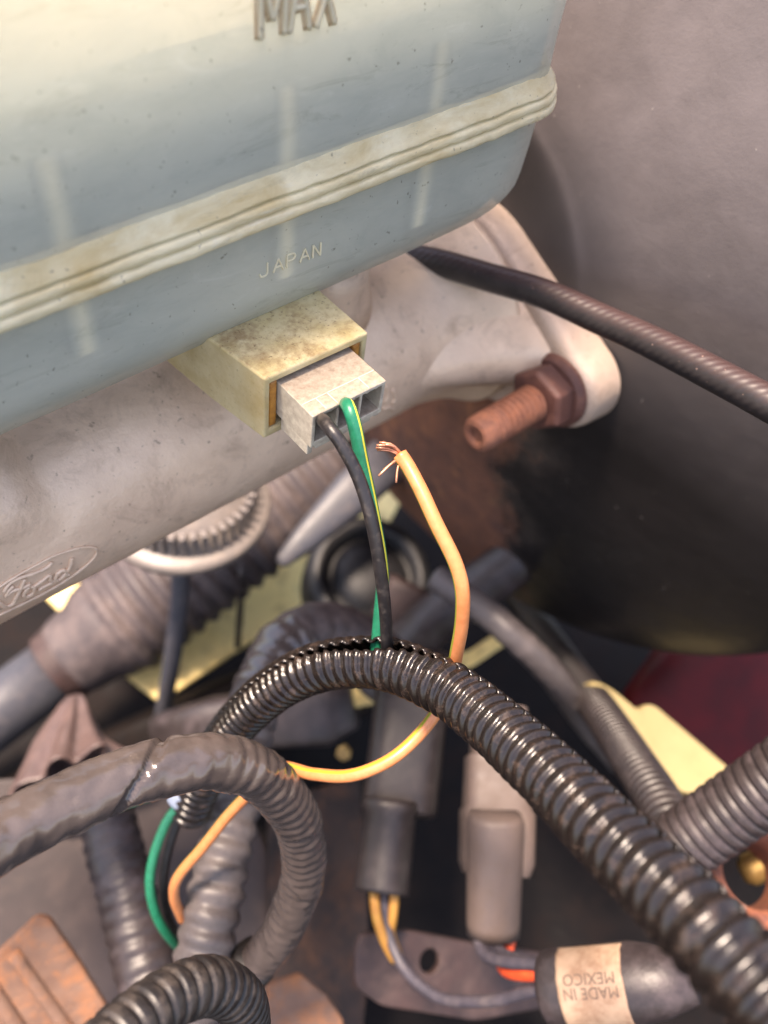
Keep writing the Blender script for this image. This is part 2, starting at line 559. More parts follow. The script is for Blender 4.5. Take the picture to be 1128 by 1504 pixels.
def tube_mesh(pts, S=None, ds=0.002, seg=20, rfun=None, ref=None, caps=True, cap_round=False):
    """rfun(i_s, s, phi) -> radius.  phi = 0 points along ref"""
    path = spline(pts, ds)
    L = path[1][-1]
    if S is None:
        S = np.linspace(0, L, max(3, int(L / ds) + 1))
    elif callable(S):
        S = S(L)
    c = resample(path, S)
    t, n, bn = frames(c, ref if ref is not None else -CF)
    ph = np.linspace(0, 2 * math.pi, seg, endpoint=False)
    verts, faces, uvs = [], [], []
    for i in range(len(S)):
        for a in ph:
            rr = rfun(S[i], a, c[i])
            verts.append(c[i, :3] + (n[i] * math.cos(a) + bn[i] * math.sin(a)) * rr)
    for i in range(len(S) - 1):
        for j in range(seg):
            k = (j + 1) % seg
            faces.append((i * seg + j, i * seg + k, (i + 1) * seg + k, (i + 1) * seg + j))
            u0, u1, v0, v1 = S[i], S[i + 1], j / seg, (j + 1) / seg
            uvs += [(u0, v0), (u0, v1), (u1, v1), (u1, v0)]
    if caps:
        for base, i in ((0, 0), ((len(S) - 1) * seg, len(S) - 1)):
            verts.append(c[i, :3])
            ci = len(verts) - 1
            for j in range(seg):
                faces.append((base + j, base + (j + 1) % seg, ci))
                uvs += [(S[i], 0)] * 3
    return verts, faces, uvs


def tube(name, pts, r, mat, parent=None, ds=0.002, seg=20, ref=None, rfun=None, S=None, caps=True):
    if rfun is None:
        rfun = lambda s, a, c: r * (c[3] if len(c) > 3 else 1)
    v, f, uv = tube_mesh(pts, S, ds, seg, rfun, ref, caps)
    return obj(name, v, f, mat, parent, uvs=uv)


def corr(pitch, ro, ri, rib=0.62):
    """convoluted-hose profile: (list of t, r) over one pitch"""
    e = (1 - rib)
    g = e / 2
    return [(0.0, ri), (g * 0.45, ri + (ro - ri) * 0.06), (g * 0.95, ri + (ro - ri) * 0.78), (g + 0.06, ro - (ro - ri) * 0.05), (g + 0.13, ro), (0.5, ro + (ro - ri) * 0.04),
            (1 - g - 0.13, ro), (1 - g - 0.06, ro - (ro - ri) * 0.05), (1 - g * 0.95, ri + (ro - ri) * 0.78), (1 - g * 0.45, ri + (ro - ri) * 0.06)]


def corr_tube(name, pts, pitch, ro, ri, mat, parent=None, seg=32, ref=None, rib=0.62, wob=0.0, seed=0.0):
    prof = corr(pitch, ro, ri, rib)
    path = spline(pts, 0.001)
    L = path[1][-1]
    n = int(L / pitch)
    S, R = [], []
    for k in range(n):
        for t, rr in prof:
            S.append((k + t) * pitch)
            R.append(rr)
    S, R = np.array(S), np.array(R)
    look = dict(zip(S, R))

    def rf(s, a, c):
        k = c[3] if len(c) > 3 else 1
        w_ = 1 + wob * mnoise.noise(Vector((s * 90 + seed, math.cos(a), math.sin(a))))
        return look[s] * k * w_
    v, f, uv = tube_mesh(pts, S, 0.001, seg, rf, ref, True)
    return obj(name, v, f, mat, parent, uvs=uv)


def box(x0, x1, y0, y1, z0, z1):
    v = [(x, y, z) for x in (x0, x1) for y in (y0, y1) for z in (z0, z1)]
    f = [(0, 1, 3, 2), (4, 6, 7, 5), (0, 4, 5, 1), (2, 3, 7, 6), (0, 2, 6, 4), (1, 5, 7, 3)]
    return v, f


def join(*ms):
    V, Fc = [], []
    for v, f in ms:
        o = len(V)
        V += list(v)
        Fc += [tuple(i + o for i in q) for q in f]
    return V, Fc


def lathe(axis_p, axis_d, prof, seg=48, ref=(0, 0, 1), cap=True):
    """prof: list of (distance along axis, radius)"""
    d = np.array(axis_d, float)
    d /= np.linalg.norm(d)
    n = np.array(ref, float)
    n = n - d * (n @ d)
    n /= np.linalg.norm(n)
    b = np.cross(d, n)
    V, Fc = [], []
    for x, r in prof:
        for j in range(seg):
            a = 2 * math.pi * j / seg
            V.append(np.array(axis_p) + d * x + (n * math.cos(a) + b * math.sin(a)) * r)
    for i in range(len(prof) - 1):
        for j in range(seg):
            k = (j + 1) % seg
            Fc.append((i * seg + j, i * seg + k, (i + 1) * seg + k, (i + 1) * seg + j))
    if cap:
        Fc.append(tuple(range(seg)))
        Fc.append(tuple(range((len(prof) - 1) * seg, len(prof) * seg)))
    return V, Fc


def loft(p0, p1, secs, seg=40, width_ref=None):
    """superellipse sections along p0->p1. secs: (t, a, b, n). a lies across the view, b along it"""
    p0, p1 = np.array(p0), np.array(p1)
    d = p1 - p0
    dn = d / np.linalg.norm(d)
    b = -CF - dn * (-CF @ dn)
    b /= np.linalg.norm(b)
    a = np.cross(dn, b)
    V, Fc = [], []
    for t, ra, rb, n in secs:
        for j in range(seg):
            q = 2 * math.pi * j / seg
            cx, sx = math.cos(q), math.sin(q)
            x = math.copysign(abs(cx) ** (2 / n), cx) * ra
            y = math.copysign(abs(sx) ** (2 / n), sx) * rb
            V.append(p0 + d * t + a * x + b * y)
    for i in range(len(secs) - 1):
        for j in range(seg):
            k = (j + 1) % seg
            Fc.append((i * seg + j, i * seg + k, (i + 1) * seg + k, (i + 1) * seg + j))
    Fc.append(tuple(range(seg)))
    Fc.append(tuple(range((len(secs) - 1) * seg, len(secs) * seg)))
    return V, Fc


def plate(name, pix, d0, normal, thick, mat, parent=None, bevel=0.0006, holes=(), round_=0, anchor=None, bend=0):
    """a flat sheet lying on its own plane; outline read off at that plane, extruded to a real thickness"""
    ax, ay = anchor or (sum(p[0] for p in pix) / len(pix), sum(p[1] for p in pix) / len(pix))
    p0 = at(ax, ay, d0)
    n = np.array(normal, float)
    n /= np.linalg.norm(n)
    top = [on_plane(x, y, p0, n) for x, y in pix]
    if round_:
        out = []
        m = len(top)
        for i in range(m):
            a, b, c = top[i - 1], top[i], top[(i + 1) % m]
            la, lc = np.linalg.norm(a - b), np.linalg.norm(c - b)
            k = min(round_, la * 0.45, lc * 0.45)
            q0, q1 = b + (a - b) / la * k, b + (c - b) / lc * k
            for t in (0, .25, .5, .75, 1):
                out.append((1 - t) ** 2 * q0 + 2 * t * (1 - t) * b + t * t * q1)
        top = out
    bm = bmesh.new()

    def loop(ps):
        vs = [bm.verts.new(p) for p in ps]
        return vs, [bm.edges.new((vs[i], vs[(i + 1) % len(vs)])) for i in range(len(vs))]
    es = loop(top)[1]
    for (hx, hy, hr) in holes:
        c = on_plane(hx, hy, p0, n)
        e1 = np.cross(n, (0.3, 0.9, 0.1))
        e1 /= np.linalg.norm(e1)
        e2 = np.cross(n, e1)
        es += loop([c + (e1 * math.cos(q) + e2 * math.sin(q)) * hr for q in np.linspace(0, 2 * math.pi, 24, endpoint=False)])[1]
    bmesh.ops.triangle_fill(bm, use_beauty=True, edges=es)
    fs = list(bm.faces)
    bmesh.ops.recalc_face_normals(bm, faces=fs)
    r = bmesh.ops.extrude_face_region(bm, geom=fs)
    vs = [g for g in r['geom'] if isinstance(g, bmesh.types.BMVert)]
    bmesh.ops.translate(bm, verts=vs, vec=Vector(-n * thick))
    bmesh.ops.dissolve_limit(bm, angle_limit=0.01, verts=bm.verts, edges=bm.edges)
    bm.verts.index_update()
    V = [tuple(v.co) for v in bm.verts]
    Fc = [tuple(v.index for v in f.verts) for f in bm.faces]
    bm.free()
    return obj(name, V, Fc, mat, parent, smooth=False, bevel=bevel)


# ------------------------------------------------------------------ the setting: floor of the engine bay
def make_floor():
    n = 90
    V, Fc = [], []
    for i in range(n + 1):
        for j in range(n + 1):
            x = -0.9 + 1.8 * i / n + 0.1
            y = -0.9 + 1.8 * j / n + 0.05
            zz = -0.335 + 0.012 * mnoise.noise(Vector((x * 9, y * 9, 0.3))) + 0.004 * mnoise.noise(Vector((x * 40, y * 40, 2)))
            V.append((x, y, zz))
    for i in range(n):
        for j in range(n):
            a = i * (n + 1) + j
            Fc.append((a, a + 1, a + n + 2, a + n + 1))
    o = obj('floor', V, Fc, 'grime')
    tag(o, 'dark greasy sheet metal at the bottom of the engine bay', None, kind='structure')


make_floor()

# ------------------------------------------------------------------ brake fluid reservoir
YW = 11.6 * MM
TX0, TX1, TY1 = -78 * MM, 78.0 * MM, 62 * MM
res = thing('brake_fluid_reservoir', (0, 36 * MM, -7 * MM), 'milky plastic brake fluid reservoir with a cream welded seam, above the cast cylinder', 'reservoir')


def ring_pts(inset, z, rad=11 * MM, ex=1.0, seg=10, straight=14):
    """rounded rectangle in plan; ex scales the inset at the booster end"""
    x0, x1, y0, y1 = TX0 + inset, TX1 - inset * ex, YW + inset, TY1 - inset
    r_ = max(rad - inset * 0.3, 2 * MM)
    pts = []
    cs = [((x1 - r_, y0 + r_), -90), ((x1 - r_, y1 - r_), 0), ((x0 + r_, y1 - r_), 90), ((x0 + r_, y0 + r_), 180)]
    for k, ((cx, cy), a0) in enumerate(cs):
        for i in range(seg + 1):
            a = math.radians(a0 + 90 * i / seg)
            pts.append((cx + r_ * math.cos(a), cy + r_ * math.sin(a), z))
        nx = cs[(k + 1) % 4]
        a = math.radians(a0 + 90)
        e0 = (cx + r_ * math.cos(a), cy + r_ * math.sin(a))
        a = math.radians(nx[1])
        e1 = (nx[0][0] + r_ * math.cos(a), nx[0][1] + r_ * math.sin(a))
        for i in range(1, straight):
            t = i / straight
            pts.append((e0[0] + (e1[0] - e0[0]) * t, e0[1] + (e1[1] - e0[1]) * t, z))
    # the tank sits a little nose-down: it rises towards the booster
    return [(p[0], p[1], p[2] + (p[0] + 30 * MM) * 0.045) for p in pts]


def shell(rows, cap_lo=True, cap_hi=True, wob=0.0, seed=0):
    V, Fc = [], []
    for r_ in rows:
        V += ring_pts(*r_)
    n = len(ring_pts(*rows[0]))
    if wob:
        V = [tuple(np.array(p) + wob * np.array([mnoise.noise(Vector((p[0] * 60 + seed, p[1] * 60, p[2] * 90))), mnoise.noise(Vector((p[0] * 60, p[1] * 60 + seed + 7, p[2] * 90))), 0])) for p in V]
    for i in range(len(rows) - 1):
        for j in range(n):
            k = (j + 1) % n
            Fc.append((i * n + j, i * n + k, (i + 1) * n + k, (i + 1) * n + j))
    if cap_lo:
        Fc.append(tuple(range(n)))
    if cap_hi:
        Fc.append(tuple(range((len(rows) - 1) * n, len(rows) * n)))
    return V, Fc


lo_rows = [(16 * MM, -8.0 * MM, 11 * MM, 1.5)]
for q in range(0, 11):
    a = math.radians(9 * q)
    lo_rows.append((13 * MM * (1 - math.sin(a)) + 0.3 * MM, (-8 + 13 * (1 - math.cos(a))) * MM, 11 * MM, 1.9))
lo_rows += [(0.2 * MM, 10 * MM, 11 * MM, 1.6), (0.0, 18.9 * MM, 11 * MM, 1)]
V, Fc = shell(lo_rows, True, False, 0.35 * MM, 3)
obj('lower_shell', V, Fc, 'tank', res)
hi_rows = [(0.2 * MM, 24.2 * MM), (0.3 * MM, 32 * MM), (0.3 * MM, 40 * MM), (0.5 * MM, 48 * MM), (0.7 * MM, 56 * MM), (1.0 * MM, 66 * MM), (1.4 * MM, 78 * MM), (2.8 * MM, 83 * MM), (5.6 * MM, 85.5 * MM), (10 * MM, 86.5 * MM)]
V, Fc = shell(hi_rows, False, True, 0.35 * MM, 5)
obj('upper_shell', V, Fc, 'tank', res)
# welded seam: bevel, three beads and the grooves between them
seam_prof = [(26.4, -0.5), (25.6, -0.05), (25.0, 0.2), (24.3, 0.6), (23.6, 1.1), (23.0, 1.5), (22.75, 1.55), (22.62, 1.35), (22.5, 0.5), (22.35, 0.5), (22.25, 1.5), (22.0, 1.9), (21.5, 2.05), (20.95, 2.05), (20.75, 1.9), (20.65, 1.0), (20.5, 1.0), (20.4, 1.9), (20.2, 2.25),
             (19.6, 2.4), (19.1, 2.4), (18.8, 2.25), (18.5, 1.7), (18.3, -0.3)]
rows = [(-o_ * MM, z_ * MM, 12 * MM, 1, 16, 60) for z_, o_ in seam_prof]
V, Fc = [], []
n = len(ring_pts(*rows[0]))
for r_ in rows:
    for p in ring_pts(*r_):
        w1 = mnoise.noise(Vector((p[0] * 420, p[1] * 420, p[2] * 1200))) * 0.00022
        w2 = mnoise.noise(Vector((p[0] * 70, p[1] * 70, 4.0))) * 0.00028
        V.append((p[0] + w1, p[1] + w1, p[2] + w2 + w1 * 0.7))
for i in range(len(rows) - 1):
    for j in range(n):
        k = (j + 1) % n
        Fc.append((i * n + j, i * n + k, (i + 1) * n + k, (i + 1) * n + j))
o = obj('seam_flange', V, Fc, 'seam', res)
o['label'] = 'cream ridged weld seam'
# fluid and the partitions that show through the wall
BX = (-24 * MM, 12.4 * MM, 43 * MM)
fl_rows = [(r_[0] + 1.5 * MM,) + tuple(r_[1:]) for r_ in lo_rows[1:]] + [(1.6 * MM, 26 * MM), (1.8 * MM, 43.6 * MM)]
V, Fc = shell(fl_rows, True, True)
obj('brake_fluid', V, Fc, 'fluid', res)
for bx in BX:
    v, f = box(bx - 2.3 * MM, bx + 2.3 * MM, YW + 0.6 * MM, YW + 4.2 * MM, 7.5 * MM, 43.3 * MM + (bx + 30 * MM) * 0.045)
    # the web runs back into the fluid towards its top
    v = [(p[0], p[1] + (1.35 * MM if p[2] > 20 * MM and p[1] < YW + 2 * MM else 0), p[2]) for p in v]
    obj('baffle', v, f, 'partition', res, smooth=False)
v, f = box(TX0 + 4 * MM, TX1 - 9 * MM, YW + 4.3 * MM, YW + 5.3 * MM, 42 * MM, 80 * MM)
v = [(p[0], p[1] + (p[2] - 42 * MM) * 1.0, p[2]) for p in v]      # added panel, tilted to catch the sun and glow through the wall
obj('glow_panel', v, f, 'glow_fade', res, smooth=False)

# ------------------------------------------------------------------ raised lettering drawn with strokes
GLYPH = {
    'J': [[(0.0, 0.28), (0.10, 0.06), (0.32, 0.0), (0.55, 0.08), (0.62, 0.3), (0.62, 1.0)]],
    'A': [[(0, 0), (0.40, 1.0)], [(0.40, 1.0), (0.80, 0)], [(0.16, 0.36), (0.64, 0.36)]],
    'P': [[(0, 0), (0, 1.0)], [(0, 1.0), (0.45, 1.0), (0.66, 0.88), (0.66, 0.64), (0.45, 0.5), (0, 0.5)]],
    'N': [[(0, 0), (0, 1.0)], [(0, 1.0), (0.66, 0)], [(0.66, 0), (0.66, 1.0)]],
    'M': [[(0, 0), (0, 1.0)], [(0, 1.0), (0.45, 0.25)], [(0.45, 0.25), (0.9, 1.0)], [(0.9, 1.0), (0.9, 0)]],
    'X': [[(0, 0), (0.75, 1.0)], [(0, 1.0), (0.75, 0)]],
}


def strokes_on_wall(name, text, x0, z0, height, adv, thick, mat, parent, y, lift=0.3, wmul=1.0):
    V, Fc = [], []
    for i, ch in enumerate(text):
        for st in GLYPH[ch]:
            pts = [(x0 + i * adv + p[0] * height * wmul, y, z0 + p[1] * height) for p in st]
            if len(pts) == 2:
                pts = [pts[0], tuple((np.array(pts[0]) + pts[1]) / 2), pts[1]]
            v, f, _ = tube_mesh(pts, None, height / 14, 8, lambda s, a, c: thick, (0, -1, 0), True)
            v = [(p[0], y + (p[1] - y) * lift, p[2]) for p in v]
            V, Fc = join((V, Fc), (v, f))
    return obj(name, V, Fc, mat, parent)


strokes_on_wall('origin_lettering', 'JAPAN', 6.6 * MM, 9.9 * MM, 2.45 * MM, 2.75 * MM, 0.17 * MM, 'baffle', res, YW + 0.05 * MM, 1.0)
strokes_on_wall('level_grime', 'MAX', 6.7 * MM, 46.8 * MM, 8.2 * MM, 4.55 * MM, 0.85 * MM, 'stain', res, YW + 0.5 * MM, 0.35, 0.52)
strokes_on_wall('level_lettering', 'MAX', 6.7 * MM, 46.8 * MM, 8.2 * MM, 4.55 * MM, 0.36 * MM, 'baffle', res, YW + 0.15 * MM, 1.0, 0.52)

# ------------------------------------------------------------------ level-sensor housing (moulded on the reservoir)
hx0, hx1, hz0, hz1, ht = -0.6 * MM, 21.8 * MM, -14.4 * MM, 0.0, 1.9 * MM
v1, f1 = box(hx0 - 1.5 * MM, hx1, 1.6 * MM, 26 * MM, hz0, hz1)
# taper: the front is a little narrower than the root
v1 = [(p[0] + (1.5 * MM * max(0, 1 - (p[1] - 0) / (12 * MM)) if p[0] < 0 else 0), p[1], p[2]) for p in v1]
shellwalls = [box(hx0, hx1, 0, 2.2 * MM, hz1 - ht, hz1 - 0.01 * MM), box(hx0, hx0 + ht, 0, 2.2 * MM, hz0, hz1 - ht), box(hx1 - ht, hx1, 0, 2.2 * MM, hz0, hz1 - ht),
              box(hx0 + ht, hx1 - ht, 0, 2.2 * MM, hz0, hz0 + ht)]
# one solid with a recessed front
bm = bmesh.new()


def q(*p):
    return bm.verts.new(p)


fo = [q(hx0, 0, hz0), q(hx1, 0, hz0), q(hx1, 0, hz1), q(hx0, 0, hz1)]
fi = [q(hx0 + ht * 0.62, 0, hz0 + ht), q(hx1 - ht * 0.62, 0, hz0 + ht), q(hx1 - ht * 0.62, 0, hz1 - ht * 0.9), q(hx0 + ht * 0.62, 0, hz1 - ht * 0.9)]
ri = [q(v.co.x, 3.0 * MM, v.co.z) for v in fi]
bk = [q(hx0 - 2.2 * MM, 14 * MM, hz0), q(hx1, 14 * MM, hz0), q(hx1, 14 * MM, hz1), q(hx0 - 2.2 * MM, 14 * MM, hz1)]
b2 = [q(hx0 - 3.6 * MM, 27 * MM, hz0), q(hx1, 27 * MM, hz0), q(hx1, 27 * MM, hz1), q(hx0 - 3.6 * MM, 27 * MM, hz1)]
for i in range(4):
    k = (i + 1) % 4
    bm.faces.new((fo[i], fo[k], fi[k], fi[i]))
    bm.faces.new((fi[i], fi[k], ri[k], ri[i]))
    bm.faces.new((fo[i], fo[k], bk[k], bk[i]))
    bm.faces.new((bk[i], bk[k], b2[k], b2[i]))
bm.faces.new(ri)
bm.faces.new(b2)
bm.verts.index_update()
V = [tuple(v.co) for v in bm.verts]
Fc = [tuple(v.index for v in f.verts) for f in bm.faces]
bm.free()
hs = obj('sensor_housing', V, Fc, 'housing', res, smooth=False, bevel=0.45 * MM, bseg=3)
hs['label'] = 'tan dirty nylon sensor socket'
# amber seal standing in the mouth of the socket, left and right of the plug
for (a, b_) in ((hx0 + 1.25 * MM, 2.3 * MM), (18.95 * MM, hx1 - 1.25 * MM)):
    v, f = box(a, b_, 0.3 * MM, 2.9 * MM, hz0 + 2.0 * MM, hz1 - 1.9 * MM)
    obj('seal', v, f, 'seal', hs, smooth=True, bevel=0.4 * MM, bseg=3)
v, f = box(hx0 + 1.25 * MM, hx1 - 1.25 * MM, 2.2 * MM, 2.95 * MM, hz0 + 1.95 * MM, hz1 - 1.85 * MM)
obj('seal', v, f, 'seal', hs, smooth=False)

# ------------------------------------------------------------------ grey three-way plug
px0, px1, py0, py1, pz0, pz1 = 2.5 * MM, 18.5 * MM, -9.3 * MM, 1.9 * MM, -10.4 * MM, -2.6 * MM
plug = thing('wire_plug', ((px0 + px1) / 2, (py0 + py1) / 2, pz0), 'grey three way wire plug pushed into the tan sensor socket', 'connector')
wt = 0.75 * MM
bm = bmesh.new()
cells = []
cw = (px1 - px0 - 2 * wt - 2 * 0.6 * MM) / 3
xs = [px0 + wt + i * (cw + 0.6 * MM) for i in range(3)]
cz0, cz1 = pz0 + 1.3 * MM, pz1 - 0.9 * MM
# front face as a grid with three cell openings
gx = sorted([px0, px1] + [x for c in xs for x in (c, c + cw)])
gz = [pz0, cz0, cz1, pz1]
vid = {}
for i, x in enumerate(gx):
    for k, z in enumerate(gz):
        vid[i, k] = bm.verts.new((x, py0, z))
for i in range(len(gx) - 1):
    for k in range(3):
        is_cell = k == 1 and i in (1, 3, 5)
        loop = [vid[i, k], vid[i + 1, k], vid[i + 1, k + 1], vid[i, k + 1]]
        if not is_cell:
            bm.faces.new(loop)
        else:
            deep = [bm.verts.new((v.co.x, py0 + 6.5 * MM, v.co.z)) for v in loop]
            for a in range(4):
                bm.faces.new((loop[a], loop[(a + 1) % 4], deep[(a + 1) % 4], deep[a]))
            bm.faces.new(deep)
bl = {}
for i in (0, len(gx) - 1):
    for k in (0, 3):
        bl[i, k] = bm.verts.new((gx[i], py1, gz[k]))
n = len(gx) - 1
bm.faces.new([vid[i, 3] for i in range(n + 1)] + [bl[n, 3], bl[0, 3]])
bm.faces.new([vid[i, 0] for i in range(n + 1)] + [bl[n, 0], bl[0, 0]])
bm.faces.new([vid[0, k] for k in range(4)] + [bl[0, 3], bl[0, 0]])
bm.faces.new([vid[n, k] for k in range(4)] + [bl[n, 3], bl[n, 0]])
bm.faces.new([bl[0, 0], bl[n, 0], bl[n, 3], bl[0, 3]])
bm.verts.index_update()
V = [tuple(v.co) for v in bm.verts]
Fc = [tuple(v.index for v in f.verts) for f in bm.faces]
bm.free()
obj('plug_body', V, Fc, 'plug', plug, smooth=False, bevel=0.22 * MM, bseg=2)
# side skirt and stepped foot under the body
for (x, y0_, y1_, z0_, z1_, nm) in ((px0 + 0.02 * MM, -8.4 * MM, -0.6 * MM, -12.9 * MM, -10.2 * MM, 'side_skirt'), (px1 - 1.2 * MM, -8.8 * MM, -1.5 * MM, -11.4 * MM, -10.2 * MM, 'side_skirt')):
    v, f = box(x, x + 1.15 * MM, y0_, y1_, z0_, z1_)
    obj(nm, v, f, 'plug', plug, smooth=False, bevel=0.2 * MM)
v, f = box(px0 + 1.6 * MM, px1 - 1.7 * MM, -8.6 * MM, -1 * MM, -12.2 * MM, -10.3 * MM)
obj('latch', v, f, 'plug', plug, smooth=False, bevel=0.3 * MM)
# small ribs at the mouths of the cells
for x in xs:
    for off in (0.22, 0.68):
        v, f = box(x + cw * off, x + cw * (off + 0.14), py0 + 0.25 * MM, py0 + 3 * MM, cz1 - 0.45 * MM, cz1 + 0.1 * MM)
        obj('keying_rib', v, f, 'plug', plug, smooth=False, bevel=0.1 * MM)
# mould lines scribed on the top face
lines = [((px0 + 0.3 * MM, -6.1 * MM), (px1 - 0.3 * MM, -6.1 * MM)), ((px0 + 3.0 * MM, -9.0 * MM), (px0 + 3.0 * MM, -6.1 * MM)), ((px0 + 5.4 * MM, -9.0 * MM), (px0 + 5.4 * MM, -6.1 * MM)), ((px0 + 12.2 * MM, -9.0 * MM), (px0 + 12.2 * MM, -6.1 * MM))]
for (a, b_) in lines:
    hw = 0.06 * MM
    v, f = box(min(a[0], b_[0]) - hw, max(a[0], b_[0]) + hw, min(a[1], b_[1]) - hw, max(a[1], b_[1]) + hw, pz1 - 0.05 * MM, pz1 + 0.045 * MM)
    obj('mould_line', v, f, 'plug_line', plug, smooth=False)

# ------------------------------------------------------------------ wires at the plug
c1 = np.array([xs[0] + cw * 0.42, py0, (cz0 + cz1) / 2 + 0.8 * MM])
c2 = np.array([xs[1] + cw * 0.45, py0, (cz0 + cz1) / 2 + 1.2 * MM])
bw = [c1 + (0, 5 * MM, 0.5 * MM), c1 + (0, 1.6 * MM, 0.3 * MM), at(482, 626, .1315), at(503, 655, .131), at(528, 705, .132), at(547, 770, .134), at(559, 840, .138), at(566, 900, .143), at(568, 948, .149), at(567, 975, .154)]
o = tube('black_wire', bw, 1.13 * MM, 'black_wire', ds=0.0012, seg=22)
tag(o, 'black insulated wire from the plug down into the split loom', 'wire')
gw = [c2 + (0, 5 * MM, 0.4 * MM), c2 + (0, 1.5 * MM, 0.3 * MM), at(512, 598, .1345), at(521, 625, .1345), at(531, 675, .137), at(545, 740, .141), at(558, 810, .146), at(562, 855, .149), at(558, 900, .1515), at(554, 945, .154), at(552, 972, .157)]
o = tube('green_wire', gw, 1.2 * MM, 'green_wire', ds=0.0012, seg=26, ref=-CF)
tag(o, 'green wire with yellow tracer from the plug, behind the black wire', 'wire')
ow = [at(588, 668, .1345), at(600, 686, .134), at(618, 720, .133), at(642, 772, .132), at(668, 825, .132), at(679, 868, .133), at(678, 915, .137), at(670, 962, .143), at(662, 1005, .150), at(645, 1040, .154),
      at(612, 1083, .154), at(570, 1118, .153), at(515, 1139, .154), at(460, 1137, .158), at(410, 1128, .165), at(372, 1160, .175), at(335, 1198, .180), at(300, 1242, .184), at(262, 1288, .189), at(256, 1318, .194), at(268, 1350, .202)]
ot = thing('orange_wire', ow[0], 'orange wire with a broken free end baring frayed copper strands', 'wire')
def orange_r(s, a, c):
    k = 1 + 0.02 * mnoise.noise(Vector((s * 300, math.cos(a), math.sin(a))))
    if s < 2 * MM:
        k += (1 - s / (2 * MM)) * (0.10 + 0.30 * mnoise.noise(Vector((math.cos(a) * 1.7, math.sin(a) * 1.7, 4 + s * 500))))
    return 1.22 * MM * k


o = tube('insulation', ow, 1.22 * MM, 'orange_wire', ot, ds=0.0006, seg=26, ref=-CF, rfun=orange_r)
root = np.array(ow[0])
tips = [((553, 654), (575, 655), .1335), ((557, 650), (576, 653), .134), ((552, 658), (572, 659), .1345), ((562, 649), (577, 655), .135), ((554, 661), (573, 662), .135), ((566, 653), (580, 656), .133),
        ((556, 699), (576, 680), .133), ((563, 690), (576, 680), .134), ((558, 697), (572, 684), .1345), ((582, 709), (584, 688), .134)]
for (tp, md_, d) in tips:
    s0 = at(590 + random.uniform(-3, 3), 670 + random.uniform(-3, 3), .1345)
    tube('copper_strand', [s0, at(*md_, (d + .1345) / 2), at(*tp, d)], 0.2 * MM, 'copper', ot, ds=0.0008, seg=7)

# ------------------------------------------------------------------ split convoluted loom
RO_, RI_ = 5.05 * MM, 4.35 * MM
lp = [at(278, 1196, .203), at(296, 1150, .198), at(330, 1085, .188), at(390, 1022, .174), at(465, 981, .162), at(560, 974, .152), at(640, 1003, .143), at(700, 1043, .135), at(800, 1132, .118), at(905, 1238, .1025), at(1000, 1330, .092), at(1065, 1400, .086), at(1180, 1530, .079)]


def make_loom():
    pitch = 2.4 * MM
    path = spline(lp, 0.001)
    L = path[1][-1]
    nper = 16
    nrib = int(L / pitch)
    S = np.arange(nrib * nper) * pitch / nper
    rnd = [random.uniform(-1, 1) for _ in range(nrib + 3)]

    def rib(sv):
        """height of the tube wall at arc length sv: flat valley, narrow square-shouldered rib"""
        k = sv / pitch
        i_ = int(math.floor(k))
        t_ = k - i_ + 0.05 * rnd[i_ % (nrib + 3)]
        u_ = abs(t_ - 0.5)
        h_ = math.sqrt(max(0.0, 1 - (u_ / 0.30) ** 2)) if u_ < 0.30 else 0.0
        return RI_ + (RO_ - RI_) * h_ * (1 + 0.07 * rnd[(i_ + 1) % (nrib + 3)])
    c = resample(path, S)
    pxs = np.array([(564 + F * ((p[:3] - CAMP) @ CR) / ((p[:3] - CAMP) @ CF)) for p in c])
    seg = 52
    V, Fc = [], []
    t = np.gradient(c, axis=0)
    t /= np.linalg.norm(t, axis=1)[:, None]
    side = np.cross(t, CF)
    side /= np.linalg.norm(side, axis=1)[:, None]
    if side[len(side) // 2] @ CU < 0:
        side = -side                      # points up / right in view
    tocam = np.cross(side, t)
    if tocam[len(t) // 2] @ CF > 0:
        tocam = -tocam
    for i in range(len(S)):
        x = pxs[i]
        # slit position (angle from the upper silhouette towards the viewer) and half opening
        ang = math.radians(np.interp(x, [250, 430, 520, 600, 700, 900, 1000, 1128], [20, 34, 36, 30, 8, -2, 4, 6]))
        gap = np.interp(x, [250, 440, 500, 560, 600, 650, 860, 930, 1000, 1128], [0.02, 0.05, 0.17, 0.36, 0.22, 0.03, 0.02, 0.09, 0.08, 0.05])
        gap += 0.02 * mnoise.noise(Vector((S[i] * 160, 1.3, 0)))
        for j in range(seg + 1):
            a = gap + (2 * math.pi - 2 * gap) * j / seg
            q_ = ang + a
            lift = 0.0
            e = min(j, seg - j)
            if e < 4:
                lift = (0.35 * MM if x < 640 and x > 500 else 0.14 * MM) * (1 - e / 4) * (1 if j < seg / 2 else 0.2)
            # the two mould halves do not quite meet: their ribs are a little out of step
            dq = (q_ - math.radians(62)) % (2 * math.pi)
            rr = rib(S[i] + (0.07 * pitch if dq > math.pi else 0.0)) + lift
            if min(dq, 2 * math.pi - dq, abs(dq - math.pi)) < 0.06:
                rr += 0.10 * MM
            rr *= 1 + 0.010 * mnoise.noise(Vector((S[i] * 120, math.cos(q_) * 1.5, math.sin(q_) * 1.5)))
            V.append(c[i] + (side[i] * math.cos(q_) + tocam[i] * math.sin(q_)) * rr)
    m = seg + 1
    for i in range(len(S) - 1):
        for j in range(seg):
            Fc.append((i * m + j, i * m + j + 1, (i + 1) * m + j + 1, (i + 1) * m + j))
    o = obj('wiring_loom', V, Fc, 'loom')
    md = o.modifiers.new('wall', 'SOLIDIFY')
    md.thickness = 0.45 * MM
    md.offset = -1
    return tag(o, 'glossy black split corrugated loom arching from the plug wires to the lower right', 'loom')


make_loom()
